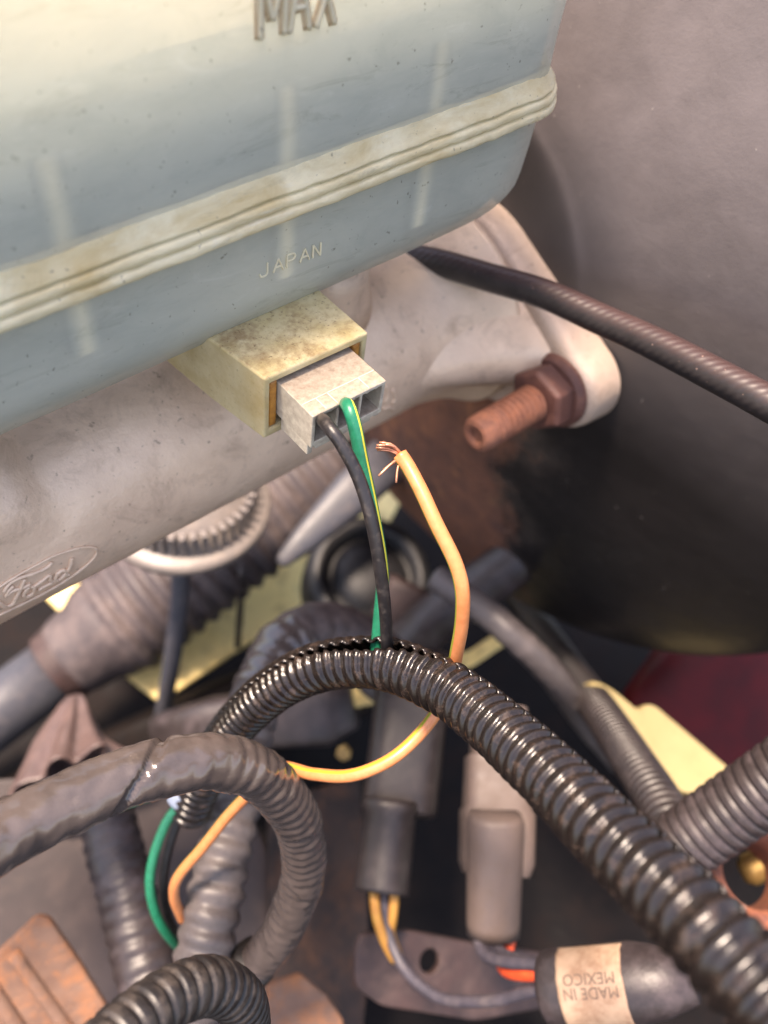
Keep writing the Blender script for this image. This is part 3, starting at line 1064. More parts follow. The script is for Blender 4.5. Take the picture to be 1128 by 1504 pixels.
# wires that leave the cut end of the loom at the left
o = tube('green_wire', [at(300, 1140, .196), at(268, 1178, .2), at(246, 1205, .2), at(228, 1250, .2), at(220, 1295, .201), at(228, 1340, .204), at(250, 1378, .21), at(285, 1410, .225)], 1.2 * MM, 'green_wire', seg=20, ref=CF)
tag(o, 'green wire hanging from the loom end behind the taped hose', 'wire')
o = tube('black_wire', [at(300, 1140, .198), at(280, 1180, .204), at(262, 1205, .205), at(247, 1250, .206), at(240, 1300, .208), at(246, 1345, .212), at(272, 1395, .222)], 1.2 * MM, 'black_wire', seg=16)
tag(o, 'black wire hanging beside the green one behind the taped hose', 'wire')
v, f = loft(at(275, 1160, .199), at(252, 1182, .199), [(0, 2.0 * MM, 1.6 * MM, 3), (0.5, 2.2 * MM, 1.8 * MM, 3), (0.9, 1.9 * MM, 1.5 * MM, 3), (1, 1.2 * MM, 1 * MM, 2.5)], 20)
o = obj('wire_splice', v, f, 'clear_blue')
tag(o, 'small pale blue wire splice under the taped hose', 'splice')

# ------------------------------------------------------------------ taped hose that loops at the left
hp = [at(-90, 1290, .110), at(0, 1231, .118), at(100, 1178, .126), at(225, 1131, .135), at(320, 1118, .143), at(392, 1146, .154), at(436, 1206, .168), at(446, 1272, .180), at(427, 1342, .190), at(392, 1398, .198), at(345, 1445, .204)]


def make_taped(name, pts, R0, mat, amp, pitch, wrap, label, cat, tear=None, seg=56, ds=0.0004, parent=None, amp_at=None, step=0.3 * MM, phase=0.0):
    path = spline(pts, ds)
    L = path[1][-1]

    def rf(s, a, c):
        k = (s / wrap + a / (2 * math.pi) + phase + 0.04 * mnoise.noise(Vector((s * 60, math.cos(a), math.sin(a))))) % 1.0
        st = step * (k if k < 0.97 else (1 - k) / 0.03 * 0.97)
        am = amp * (np.interp(s / L, *amp_at) if amp_at else 1)
        w_ = am * math.sin(2 * math.pi * s / pitch + 0.5 * math.sin(a))
        w_ = w_ - abs(w_) * 0.25
        cr_ = 0.24 * MM * mnoise.noise(Vector((s * 420, math.cos(a) * 2.2, math.sin(a) * 2.2)))
        cr_ += 0.20 * MM * mnoise.noise(Vector((s * 130, math.cos(a) * 1.2, math.sin(a) * 1.2 + 5)))
        rr = R0 * (c[3] if len(c) > 3 else 1) + st + w_ + cr_
        if tear:
            s0, wd = tear
            if s0 - wrap * 0.55 < s < s0 + wrap * 0.55 and (k > 0.90 and k <= 0.985):
                rr -= 1.0 * MM
        return rr
    v, f, uv = tube_mesh(pts, None, ds, seg, rf, -CF, True)
    o = obj(name, v, f, mat, parent, uvs=uv)
    if label:
        tag(o, label, cat)
    return o


make_taped('taped_hose', hp, 4.75 * MM, 'tape', 0.2 * MM, 2.9 * MM, 26 * MM, 'grey brown tape wrapped hose curling into a hook at the left', 'hose',
           tear=(31 * MM, 2 * MM), amp_at=([0, .22, .34, .5, .75, .9, 1], [0, 0.1, 0.5, 0.7, .2, .2, .2]), phase=0.76)
v, f = loft(at(378, 1408, .199), at(352, 1436, .2035), [(0, 5.6 * MM, 5.6 * MM, 2), (0.2, 5.9 * MM, 5.9 * MM, 2), (0.8, 5.9 * MM, 5.9 * MM, 2), (1, 5.6 * MM, 5.6 * MM, 2)], 32)
o = obj('hose_collar', v, f, 'tape_dark')
tag(o, 'black collar round the lower end of the taped hose', 'collar')

# short convoluted piece at the bottom edge
o = corr_tube('corrugated_hose', [at(95, 1600, .100), at(180, 1518, .108), at(245, 1468, .115), at(305, 1448, .122), at(350, 1468, .131), at(362, 1515, .142), at(350, 1570, .152)], 2.5 * MM, 4.2 * MM, 3.7 * MM, 'loom_dusty', seg=30, rib=0.6, wob=0.03)
tag(o, 'short dusty corrugated hose bending at the bottom edge', 'hose')
# hose behind the loop that climbs to an elbow
mid = [at(268, 1560, .19), at(292, 1440, .196), at(318, 1310, .203), at(340, 1200, .211), at(358, 1100, .222), at(378, 1022, .234), at(415, 952, .248), at(470, 925, .258), at(540, 950, .268), at(600, 1010, .280)]
mid = [np.r_[p, k] for p, k in zip(mid, [1, 1, 1, 1, 1.02, 1.06, 1.16, 1.26, 1.3, 1.3])]
th_ = thing('harness_hose', mid[0][:3], 'dusty grey ribbed hose rising behind the hook to a brown elbow', 'hose')
make_taped('ribbed_length', mid[:7], 6.8 * MM, 'hose_grey', 0.5 * MM, 5.0 * MM, 34 * MM, None, None, parent=th_, seg=40, ds=0.0007)
make_taped('elbow', [mid[5] * 1, mid[6], mid[7], mid[8], mid[9]], 6.9 * MM, 'hose_brown', 0.15 * MM, 6 * MM, 40 * MM, None, None, parent=th_, seg=40, ds=0.001)
make_taped('tape_band', [mid[5], (mid[5] + mid[6]) / 2, mid[6], mid[6] * .5 + mid[7] * .5], 7.3 * MM, 'tape', 0.3 * MM, 5.5 * MM, 22 * MM, None, None, parent=th_, seg=40, ds=0.0008)
# the thicker hose left of it
make_taped('heater_hose', [at(146, 1168, .262), at(158, 1205, .259), at(180, 1290, .25), at(205, 1390, .242), at(228, 1480, .236), at(245, 1580, .23)], 8.6 * MM, 'hose_purple', 0.28 * MM, 4.6 * MM, 30 * MM,
           'thick purple grey hose standing left of the ribbed hose', 'hose', seg=40, ds=0.0008)

# ------------------------------------------------------------------ master cylinder
YC, ZC, RC = 36 * MM, -42.7 * MM, 21 * MM
XB, XF = 95 * MM, 86 * MM
mc = thing('master_cylinder', (20 * MM, YC, ZC - RC), 'dull cast aluminium master cylinder bolted to the black booster', 'cylinder')


def make_barrel():
    seg, nx = 96, 150
    V, Fc = [], []
    x0, x1 = -110 * MM, 84 * MM
    for i in range(nx + 1):
        x = x0 + (x1 - x0) * i / nx
        for j in range(seg):
            a = 2 * math.pi * j / seg
            r_ = RC
            d = np.array([0, -math.cos(a), math.sin(a)])    # a=0 faces the viewer
            # raised port boss under the reservoir at the left, soft shoulder
            def bump_at(cx, ww, ca, wa, h_):
                da = (a - ca + math.pi) % (2 * math.pi) - math.pi
                e1 = 1 / (1 + math.exp(-(ww - abs(x - cx)) / (1.6 * MM)))
                e2 = 1 / (1 + math.exp(-(wa - abs(da)) / 0.10))
                return h_ * e1 * e2
            r_ += bump_at(-56 * MM, 20 * MM, math.radians(80), 0.80, 5.0 * MM)
            r_ += bump_at(22 * MM, 13 * MM, math.radians(88), 0.7, 3.0 * MM)
            # flare into the mounting flange
            e = max(0.0, (x - 58 * MM) / (26 * MM))
            r_ += 7.5 * MM * e ** 2.2
            r_ += 0.22 * MM * mnoise.noise(Vector((x * 90, math.cos(a) * 2, math.sin(a) * 2)))
            V.append((x, YC + d[1] * r_, ZC + d[2] * r_))
    for i in range(nx):
        for j in range(seg):
            k = (j + 1) % seg
            Fc.append((i * seg + j, i * seg + k, (i + 1) * seg + k, (i + 1) * seg + j))
    Fc.append(tuple(range(seg)))
    Fc.append(tuple(range(nx * seg, (nx + 1) * seg)))
    return obj('barrel', V, Fc, 'aluminium', mc)


make_barrel()
# reservoir ports between tank and barrel
for x in (-48 * MM, 40 * MM):
    v, f = lathe((x, YC, ZC + RC - 4 * MM), (0, 0, 1), [(0, 13 * MM), (6 * MM, 11.5 * MM), (10 * MM, 11 * MM), (16 * MM, 11 * MM)], 40, (1, 0, 0))
    obj('port', v, f, 'aluminium', mc)

# mounting flange: hub with two lobes, and webs
SY, SZ, LR = -4.6 * MM, -43.5 * MM, 11.6 * MM
HUB = 27.5 * MM


def flange_outline():
    """convex outline of hub + two lobes (support-function hull)"""
    circ = [(YC, ZC, HUB), (SY, SZ, LR), (2 * YC - SY, 2 * ZC - SZ, LR)]
    pts = []
    for k in range(180):
        a = 2 * math.pi * k / 180
        dy, dz = math.cos(a), math.sin(a)
        best = max(circ, key=lambda c: c[0] * dy + c[1] * dz + c[2])
        pts.append((best[0] + best[2] * dy, best[1] + best[2] * dz))
    return pts


ol = flange_outline()
n = len(ol)


def scaled(k):
    return [(YC + (p[0] - YC) * 1 + 0, p[1]) for p in ol]


def inset_outline(d):
    circ = [(YC, ZC, HUB - d), (SY, SZ, LR - d), (2 * YC - SY, 2 * ZC - SZ, LR - d)]
    pts = []
    for k in range(180):
        a = 2 * math.pi * k / 180
        dy, dz = math.cos(a), math.sin(a)
        best = max(circ, key=lambda c: c[0] * dy + c[1] * dz + c[2])
        pts.append((best[0] + best[2] * dy, best[1] + best[2] * dz))
    return pts


rows = [(3.6 * MM, XF), (2.2 * MM, XF + 0.25 * MM), (1.1 * MM, XF + 0.95 * MM), (0.35 * MM, XF + 2.1 * MM), (0.0, XF + 3.6 * MM), (-0.5 * MM, XB + 1.5 * MM)]
V, Fc = [], []
for d, x in rows:
    V += [(x, p[0], p[1]) for p in inset_outline(d)]
for i in range(len(rows) - 1):
    for j in range(n):
        k = (j + 1) % n
        Fc.append((i * n + j, i * n + k, (i + 1) * n + k, (i + 1) * n + j))
Fc.append(tuple(range(n)))
Fc.append(tuple(range((len(rows) - 1) * n, len(rows) * n)))
obj('flange', V, Fc, 'aluminium_dirty', mc, sharp=60)
# web that flares from the barrel into the near lobe
def web_section(x, k):
    circ = [(YC, ZC, RC * (1 - 0.1 * (1 - k)) + 3.5 * MM * k * k), (YC - 14 * MM + (6 * MM - YC + 14 * MM) * k ** 1.6, ZC + 2.5 * MM * k, (6.5 + 2.0 * k) * MM)]
    pts = []
    for j in range(120):
        a = 2 * math.pi * j / 120
        dy, dz = math.cos(a), math.sin(a)
        h_ = [c[0] * dy + c[1] * dz + c[2] for c in circ]
        m_ = max(h_)
        w0, w1 = math.exp((h_[0] - m_) / (0.8 * MM)), math.exp((h_[1] - m_) / (0.8 * MM))
        y_ = sum(w_ * (c[0] + c[2] * dy) for w_, c in zip((w0, w1), circ)) / (w0 + w1)
        z_ = sum(w_ * (c[1] + c[2] * dz) for w_, c in zip((w0, w1), circ)) / (w0 + w1)
        pts.append((x, y_, z_))
    return pts


V, Fc = [], []
nw = 26
for i in range(nw + 1):
    k = i / nw
    V += web_section(54 * MM + (XF + 0.8 * MM - 54 * MM) * k, k)
for i in range(nw):
    for j in range(120):
        k = (j + 1) % 120
        Fc.append((i * 120 + j, i * 120 + k, (i + 1) * 120 + k, (i + 1) * 120 + j))
obj('web', V, Fc, 'aluminium', mc)

# raised oval badge with a script name, on the barrel's lower front
def on_barrel(px, py, lift=0.0):
    """where the line of sight meets the barrel"""
    k = ray(px, py)
    o_ = CAMP - np.array([0, YC, ZC])
    R_ = RC + lift
    a = k[1] ** 2 + k[2] ** 2
    b_ = 2 * (o_[1] * k[1] + o_[2] * k[2])
    c_ = o_[1] ** 2 + o_[2] ** 2 - R_ ** 2
    disc = max(b_ * b_ - 4 * a * c_, 0)
    return CAMP + k * ((-b_ - math.sqrt(disc)) / (2 * a))


def badge(strokes, rad, closed=False):
    V, Fc = [], []
    for st in strokes:
        pts = [on_barrel(x / 7.05, 790 + y / 7.05, 0.2 * MM) for x, y in st]
        v, f, _ = tube_mesh(pts, None, 0.00035, 8, lambda s, a, c: rad * (0.85 + 0.3 * mnoise.noise(Vector((s * 900, 0, 1)))), -CF, True)
        V, Fc = join((V, Fc), (v, f))
    return V, Fc


oval = [(-160, 640), (-80, 560), (0, 505), (130, 420), (260, 345), (400, 270), (520, 205), (620, 165), (700, 138), (790, 112), (870, 98), (950, 98), (995, 118), (1000, 160), (960, 220), (900, 280), (830, 335), (750, 392), (600, 490), (400, 600), (200, 700), (0, 795), (-90, 830)]
v, f = badge([oval], 0.34 * MM)
o = obj('badge_oval', v, f, 'aluminium', mc)
script = [[(40, 560), (75, 500), (140, 445), (240, 400), (330, 375), (430, 335), (505, 290), (540, 250)],
          [(255, 425), (215, 520), (165, 620), (125, 685), (60, 712), (20, 690), (-40, 650)],
          [(60, 610), (95, 570), (150, 540), (220, 520), (315, 478)], [(65, 600), (85, 550), (140, 495)],
          [(300, 505), (255, 560), (245, 600), (290, 604), (340, 565), (350, 520), (320, 500)],
          [(350, 505), (420, 455), (450, 435), (500, 392), (522, 395), (520, 440), (545, 440)],
          [(690, 350), (650, 335), (600, 365), (570, 420), (590, 440), (640, 405), (690, 350), (730, 285), (742, 210)],
          [(690, 350), (680, 395), (720, 370)], [(400, 540), (440, 510), (520, 470), (600, 425)]]
v, f = badge(script, 0.5 * MM)
obj('badge_script', v, f, 'aluminium', mc)
# cast marks beyond the plug
V, Fc = [], []
for st in ([(566, 566), (570, 580), (565, 592)], [(576, 572), (581, 584), (576, 592)], [(562, 600), (572, 598), (578, 603)]):
    pts = [on_barrel(x, y, 0.1 * MM) for x, y in st]
    v, f, _ = tube_mesh(pts, None, 0.0005, 8, lambda s, a, c: 0.5 * MM, -CF, True)
    V, Fc = join((V, Fc), (v, f))
obj('cast_marks', V, Fc, 'aluminium', mc)

# ------------------------------------------------------------------ stud and flange nut
def hexnut(name, y, z, x_face, label, with_stud=True):
    t = thing(name, (x_face, y, z - 9 * MM), label, 'nut')
    # washer face, hex and chamfers
    v, f = lathe((x_face + 0.1 * MM, y, z), (-1, 0, 0), [(0, 10 * MM), (0.9 * MM, 10 * MM), (2.2 * MM, 8.8 * MM), (2.4 * MM, 7 * MM)], 48)
    obj('washer_face', v, f, 'rust_nut', t, sharp=30)
    V, Fc = [], []
    R6 = 8.7 * MM
    for x_, k in ((2.2, 1), (7.0, 1), (8.1, 0.9)):
        for j in range(6):
            a = math.radians(60 * j + 14)
            V.append((x_face - x_ * MM, y + R6 * k * math.cos(a), z + R6 * k * math.sin(a)))
    for i in range(2):
        for j in range(6):
            Fc.append((i * 6 + j, i * 6 + (j + 1) % 6, (i + 1) * 6 + (j + 1) % 6, (i + 1) * 6 + j))
    Fc.append((0, 1, 2, 3, 4, 5))
    Fc.append((12, 13, 14, 15, 16, 17))
    obj('hex_body', V, Fc, 'rust_nut', t, smooth=False, bevel=0.5 * MM, bseg=3)
    return t


hexnut('flange_nut', SY, SZ, XF, 'rusty hex flange nut clamping the aluminium lobe')
prof = []
x = 0.0
L = 31.5 * MM
pit = 1.8 * MM
while x < L - 5.2 * MM:
    worn = 1 if x < L - 9 * MM else 0.6
    prof += [(x, 4.75 * MM), (x + pit * 0.22, 4.75 * MM - 0.02 * MM), (x + pit * 0.5, 4.75 * MM - 0.85 * MM * worn), (x + pit * 0.62, 4.75 * MM - 0.85 * MM * worn)]
    x += pit
prof += [(L - 4.6 * MM, 4.7 * MM), (L - 1.6 * MM, 4.5 * MM), (L - 0.6 * MM, 4.0 * MM), (L - 0.2 * MM, 3.2 * MM), (L - 0.35 * MM, 2.4 * MM), (L - 1.1 * MM, 1.6 * MM), (L - 1.2 * MM, 0.6 * MM)]
v, f = lathe((XF + 2 * MM, SY, SZ), (-1, 0, 0), prof, 40)
o = obj('threaded_stud', v, f, 'rust_stud', sharp=32)
tag(o, 'rusty threaded stud sticking out of the flange nut', 'stud')

# ------------------------------------------------------------------ brake booster
BY, BZ = 52 * MM, -40 * MM
RB = 138.5 * MM
bprof = [(0.0, 2 * MM), (0.0, 20 * MM), (0.0, 46 * MM), (0.8 * MM, 54 * MM), (2.9 * MM, 66 * MM), (8.2 * MM, 90 * MM), (14.2 * MM, 115 * MM), (17.6 * MM, 128 * MM), (20.6 * MM, 138 * MM), (24 * MM, 145 * MM), (28 * MM, 150 * MM), (32 * MM, 152 * MM), (40 * MM, 152.5 * MM),
         (64 * MM, 152.5 * MM), (66 * MM, 155 * MM), (70 * MM, 155 * MM), (72 * MM, 150 * MM), (110 * MM, 120 * MM)]
pp, ss = spline([(x_, r_, 0) for x_, r_ in bprof], 0.001)
fine = [(q_[0], q_[1]) for q_ in pp[::5]]
v, f = lathe((XB, BY, BZ), (1, 0, 0), fine, 160)
o = obj('brake_booster', v, f, 'booster', origin=(XB, BY, BZ))
tag(o, 'large black domed brake booster with rust below the flange', 'booster')

# ------------------------------------------------------------------ rubber line crossing in front of the booster
cb = [at(560, 372, .205), at(640, 385, .198), at(720, 408, .191), at(800, 432, .184), at(880, 468, .177), at(960, 504, .169), at(1040, 545, .161), at(1128, 592, .153), at(1230, 650, .145)]
o = tube('vacuum_line', cb, 3.3 * MM, 'cable', ds=0.002, seg=32, ref=-CF)
tag(o, 'black rubber line with reddish dust crossing in front of the booster', 'hose')

# ------------------------------------------------------------------ things deep in the bay
# steering-rack bellows
bx0, bx1 = at(92, 975, .375), at(560, 625, .41)
bd = bx1 - bx0
bl_ = np.linalg.norm(bd)
bt = thing('rack_bellows', bx0, 'large grey brown corrugated bellows below the cast cylinder', 'bellows')
prof = [(0, 15 * MM), (2 * MM, 18 * MM), (6 * MM, 19.5 * MM), (16 * MM, 21 * MM), (22 * MM, 24 * MM), (27 * MM, 25 * MM)]
x = 28 * MM
while x < bl_ - 10 * MM:
    for t in np.linspace(0, 1, 10, endpoint=False):
        prof.append((x + t * 8.6 * MM, 25.0 * MM + 2.6 * MM * (0.5 - 0.5 * math.cos(2 * math.pi * t)) ** 0.8))
    x += 8.6 * MM
v, f = lathe(bx0, bd, prof, 64, CU)
obj('corrugated_sleeve', v, f, 'rubber', bt)
v, f = lathe(bx0 - bd / bl_ * 4 * MM, bd, [(0, 15 * MM), (0, 17.5 * MM), (6 * MM, 18.5 * MM), (9 * MM, 18.5 * MM), (9 * MM, 15 * MM)], 48, CU)
obj('clamp', v, f, 'bracket', bt, sharp=40)
v, f = lathe(bx0 - bd / bl_ * 90 * MM, bd, [(0, 15.5 * MM), (40 * MM, 15.5 * MM), (92 * MM, 15.0 * MM)], 40, CU)
o = obj('steering_rod', v, f, 'blue_grey')
tag(o, 'dark grey round rod running into the bellows at the left edge', 'rod')

# pale knurled cap under the cylinder
cc = at(272, 733, .300)
ct = thing('knurled_cap', cc, 'pale ribbed plastic cap peeping out below the aluminium cylinder', 'cap')
v, f = lathe(cc - np.array([0, 0, 6 * MM]), (0, 0, 1), [(0, 24 * MM), (0.5 * MM, 29.5 * MM), (1.5 * MM, 31 * MM), (4 * MM, 31.4 * MM), (5.5 * MM, 30.5 * MM), (6 * MM, 28 * MM), (6.2 * MM, 25 * MM), (16 * MM, 23 * MM), (17 * MM, 10 * MM)], 72, (1, 0, 0))
obj('cap_rim', v, f, 'pale_plastic', ct)
vb, fb = box(-0.8 * MM, 0.8 * MM, -1.5 * MM, 1.6 * MM, 0, 10 * MM)
first = None
for k in range(44):
    a = 2 * math.pi * k / 44
    p = cc + np.array([math.cos(a) * 24.7 * MM, math.sin(a) * 24.7 * MM, 0.2 * MM])
    if first is None:
        first = obj('knurl_rib', [(b[0] + p[0], b[1] + p[1], b[2] + p[2]) for b in vb], fb, 'pale_plastic', ct, smooth=False, origin=p)
        first.rotation_euler.z = a - math.pi / 2
    else:
        c = first.copy()
        COL.objects.link(c)
        c.parent = ct
        c.location = Vector(p) - Vector(ct.location)
        c.rotation_euler.z = a - math.pi / 2
# rods and levers
o = tube('grey_rod', [at(266, 815, .312), at(264, 880, .325), at(254, 960, .345), at(240, 1045, .37), at(230, 1100, .39)], 3.7 * MM, 'blue_grey', ds=0.004)
tag(o, 'grey rod hanging from the pale cap in front of the bellows', 'rod')
o = tube('thin_rod', [at(356, 835, .36), at(353, 890, .375), at(349, 950, .39)], 1.6 * MM, 'dark_plastic', ds=0.004)
tag(o, 'thin dark rod crossing the pale yellow panel', 'rod')
v, f = loft(at(585, 660, .335), at(410, 828, .312), [(0, 10 * MM, 7 * MM, 2.6), (0.4, 9 * MM, 6 * MM, 2.6), (0.8, 5.5 * MM, 4 * MM, 2.6), (0.97, 3 * MM, 2.5 * MM, 2.4), (1, 1.8 * MM, 1.5 * MM, 2)], 32)
o = obj('tapered_lever', v, f, 'blue_grey')
tag(o, 'tapered grey lever pointing down left beside the bellows', 'lever')
# rubber bushing
bc = at(545, 845, .352)
ax = -CF * 0.8 + np.array([0.3, 0, 0.5])
v, f = lathe(bc, ax, [(-24 * MM, 27 * MM), (-6 * MM, 28 * MM), (0, 27 * MM), (3 * MM, 24 * MM), (2 * MM, 20.5 * MM), (-3 * MM, 19 * MM), (-4 * MM, 17.5 * MM), (0, 15.5 * MM), (3 * MM, 11 * MM), (4 * MM, 4 * MM)], 56)
o = obj('rubber_bushing', v, f, 'rubber_black')
tag(o, 'round black rubber bushing behind the green and black wires', 'bushing')
v, f = loft(at(560, 872, .335), at(625, 905, .335), [(0, 9 * MM, 6 * MM, 5), (0.1, 9.6 * MM, 7 * MM, 5), (0.9, 9.6 * MM, 7 * MM, 5), (1, 9 * MM, 6 * MM, 5)], 32)
o = obj('rusty_block', v, f, 'bracket')
tag(o, 'small dark rusty block right of the rubber bushing', 'block')
make_taped('grey_pipe', [at(545, 1010, .318), at(600, 945, .312), at(650, 900, .308), at(720, 850, .305), at(790, 800, .302)], 9.2 * MM, 'hose_purple', 0.1 * MM, 8 * MM, 40 * MM, 'purple grey pipe passing behind the orange wire', 'pipe', seg=32, ds=0.002)
make_taped('grey_tube', [at(640, 850, .275), at(700, 888, .268), at(750, 930, .262), at(810, 990, .27), at(860, 1060, .30), at(910, 1120, .32)], 4.6 * MM, 'hose_grey', 0.1 * MM, 6 * MM, 40 * MM, 'smooth grey tube under the booster rim', 'tube', seg=28, ds=0.002)
o = corr_tube('corrugated_tube', [at(740, 850, .39), at(790, 915, .36), at(842, 990, .315), at(882, 1046, .275), at(932, 1122, .240), at(982, 1205, .215), at(1010, 1300, .20)], 2.4 * MM, 6.4 * MM, 5.7 * MM, 'dark_plastic', seg=30)
tag(o, 'thin dark corrugated tube left of the cream lever', 'tube')
o = corr_tube('corrugated_conduit', [at(930, 1296, .205), at(1000, 1243, .201), at(1070, 1193, .196), at(1140, 1145, .19), at(1230, 1080, .183)], 3.0 * MM, 8.3 * MM, 7.6 * MM, 'hose_purple', seg=36)
tag(o, 'thick brown corrugated conduit entering at the right edge', 'conduit')

# cream lever and added yellow sheets standing in for sunlit ground
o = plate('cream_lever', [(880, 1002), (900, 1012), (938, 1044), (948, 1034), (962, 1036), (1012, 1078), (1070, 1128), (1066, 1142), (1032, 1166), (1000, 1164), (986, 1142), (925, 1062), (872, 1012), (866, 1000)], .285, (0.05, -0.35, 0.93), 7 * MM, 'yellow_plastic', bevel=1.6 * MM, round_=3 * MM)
tag(o, 'cream yellow flat lever with a stepped tip at the right', 'lever')
o = plate('sunlit_ground_sheet', [(60, 870), (130, 850), (480, 640), (640, 640), (560, 790), (400, 922), (236, 1031), (190, 996)], .425, (0.0, -0.25, 0.97), 5 * MM, 'sunlit_ground', bevel=1.5 * MM)
tag(o, 'pale yellow sheet standing in for sunlit ground behind the bellows', 'ground')
o = plate('sunlit_ground_strip', [(470, 1020), (505, 1000), (690, 955), (735, 925), (752, 940), (700, 975), (560, 1030), (490, 1045)], .345, (0.0, -0.25, 0.97), 4 * MM, 'sunlit_ground', bevel=1 * MM)
tag(o, 'narrow pale yellow strip standing in for sunlit ground below the loom arch', 'strip')
# dark rail below the yellow panel
v, f = loft(at(-120, 1160, .40), at(470, 900, .41), [(0, 22 * MM, 16 * MM, 6), (1, 22 * MM, 16 * MM, 6)], 40)
v, f = loft(at(-120, 1262, .385), at(520, 982, .392), [(0, 21 * MM, 14 * MM, 6), (1, 21 * MM, 14 * MM, 6)], 40)
o = obj('frame_rail', v, f, 'grime')
tag(o, 'dark brown frame rail running below the yellow panel', 'rail')
# red panel
v, f = loft(at(1240, 960, .42), at(960, 1130, .40), [(0, 60 * MM, 18 * MM, 3), (0.7, 52 * MM, 16 * MM, 3), (0.95, 40 * MM, 12 * MM, 3), (1, 30 * MM, 6 * MM, 3)], 48)
o = obj('inner_fender', v, f, 'red_paint')
tag(o, 'glossy dark red body metal below the booster at the right edge', 'fender')
# rusty collar bottom right
rc = at(1112, 1282, .215)
v, f = lathe(rc, -CF + 0.5 * CU, [(-14 * MM, 13.5 * MM), (0, 13.5 * MM), (1.2 * MM, 12.6 * MM), (1.4 * MM, 10.5 * MM), (0, 9 * MM), (-5 * MM, 8.6 * MM), (-14 * MM, 8 * MM)], 48, cap=False)
o = obj('rusty_collar', v, f, 'rust', sharp=60)
tag(o, 'rusty open collar half hidden behind the loom at the right edge', 'collar')
v, f = loft(at(1090, 1282, .232), at(1140, 1262, .232), [(0, 3 * MM, 3 * MM, 2), (.2, 4.4 * MM, 4.4 * MM, 2), (.8, 4.4 * MM, 4.4 * MM, 2), (1, 3 * MM, 3 * MM, 2)], 20)
o = obj('brass_fitting', v, f, 'brass')
tag(o, 'small brass fitting inside the rusty collar', 'fitting')

# ------------------------------------------------------------------ connectors at the bottom
t = thing('sleeve_connector', at(560, 1310, .243), 'dark rubber sleeved connector with yellow wires below the loom', 'connector')
v, f = loft(at(612, 960, .278), at(585, 1196, .256), [(0, 12 * MM, 9 * MM, 3.4), (0.3, 12.2 * MM, 9 * MM, 3.4), (0.97, 11.8 * MM, 9 * MM, 3.4), (1, 11 * MM, 8 * MM, 3.2)], 40)
obj('connector_body', v, f, 'dark_plastic', t)
v, f = loft(at(575, 1176, .2535), at(560, 1312, .243), [(0, 8.8 * MM, 8.2 * MM, 2.2), (0.1, 9.2 * MM, 8.6 * MM, 2.2), (0.15, 8.2 * MM, 7.8 * MM, 2), (0.95, 8.2 * MM, 7.8 * MM, 2), (1, 8.0 * MM, 7.6 * MM, 2), (0.99, 7.0 * MM, 6.6 * MM, 2), (0.85, 6.8 * MM, 6.4 * MM, 2)], 40)
obj('rubber_sleeve', v, f, 'dark_plastic', t)
for nm, pts, r_, m_, lab in (
        ('yellow_wire', [at(548, 1290, .246), at(550, 1320, .243), at(554, 1350, .242), at(566, 1385, .243), at(580, 1410, .245)], 1.45, 'yellow_wire', 'left yellow wire leaving the dark rubber sleeve'),
        ('yellow_wire', [at(579, 1290, .246), at(579, 1320, .244), at(576, 1350, .244), at(574, 1372, .246), at(585, 1405, .248)], 1.45, 'yellow_wire', 'right yellow wire leaving the dark rubber sleeve'),
        ('grey_wire', [at(562, 1290, .248), at(564, 1325, .245), at(569, 1365, .244), at(586, 1410, .240), at(615, 1445, .234), at(655, 1468, .226), at(720, 1470, .214), at(770, 1458, .206), at(820, 1448, .198)], 1.55, 'grey_wire', 'grey wire sagging from the rubber sleeve to the labelled harness'),
        ('grey_wire', [at(702, 1350, .225), at(702, 1378, .222), at(712, 1402, .216), at(745, 1413, .207), at(785, 1416, .2), at(830, 1424, .194)], 1.5, 'grey_wire', 'left grey wire between the brown connector and the labelled harness'),
        ('grey_wire', [at(722, 1350, .226), at(724, 1375, .223), at(736, 1396, .218), at(765, 1408, .208), at(800, 1412, .2), at(835, 1420, .195)], 1.2, 'grey_wire', 'right grey wire between the brown connector and the labelled harness'),
        ('red_wire', [at(744, 1350, .228), at(748, 1372, .226), at(744, 1395, .224), at(738, 1410, .220), at(745, 1424, .213), at(770, 1429, .205), at(800, 1428, .2), at(835, 1430, .196)], 2.0, 'red_wire', 'bright red orange wire between the brown connector and the labelled harness')):
    o = tube(nm, pts, r_ * MM, m_, ds=0.0015, seg=16)
    tag(o, lab, 'wire')

t = thing('grey_brown_connector', at(725, 1370, .225), 'dusty brown plastic connector hanging below the loom', 'connector')
v, f = loft(at(733, 1040, .250), at(728, 1285, .232), [(0, 8.2 * MM, 7.4 * MM, 4), (0.30, 8.2 * MM, 7.4 * MM, 4), (0.32, 9.6 * MM, 8.4 * MM, 4.5), (0.62, 9.8 * MM, 8.4 * MM, 4.5), (0.64, 10.6 * MM, 9 * MM, 4.5), (0.93, 10.4 * MM, 8.8 * MM, 4.5), (1.0, 9.2 * MM, 8 * MM, 4)], 48)
obj('connector_body', v, f, 'brown_plastic', t, sharp=45)
v, f = loft(at(728, 1195, .2265), at(724, 1372, .2245), [(0, 7.2 * MM, 6.6 * MM, 2.4), (0.06, 7.9 * MM, 7.2 * MM, 2.2), (0.9, 7.4 * MM, 6.8 * MM, 2), (1.0, 7.2 * MM, 6.6 * MM, 2), (0.985, 6.3 * MM, 5.8 * MM, 2), (0.9, 6.0 * MM, 5.5 * MM, 2)], 40)
obj('wire_boot', v, f, 'brown_plastic', t)

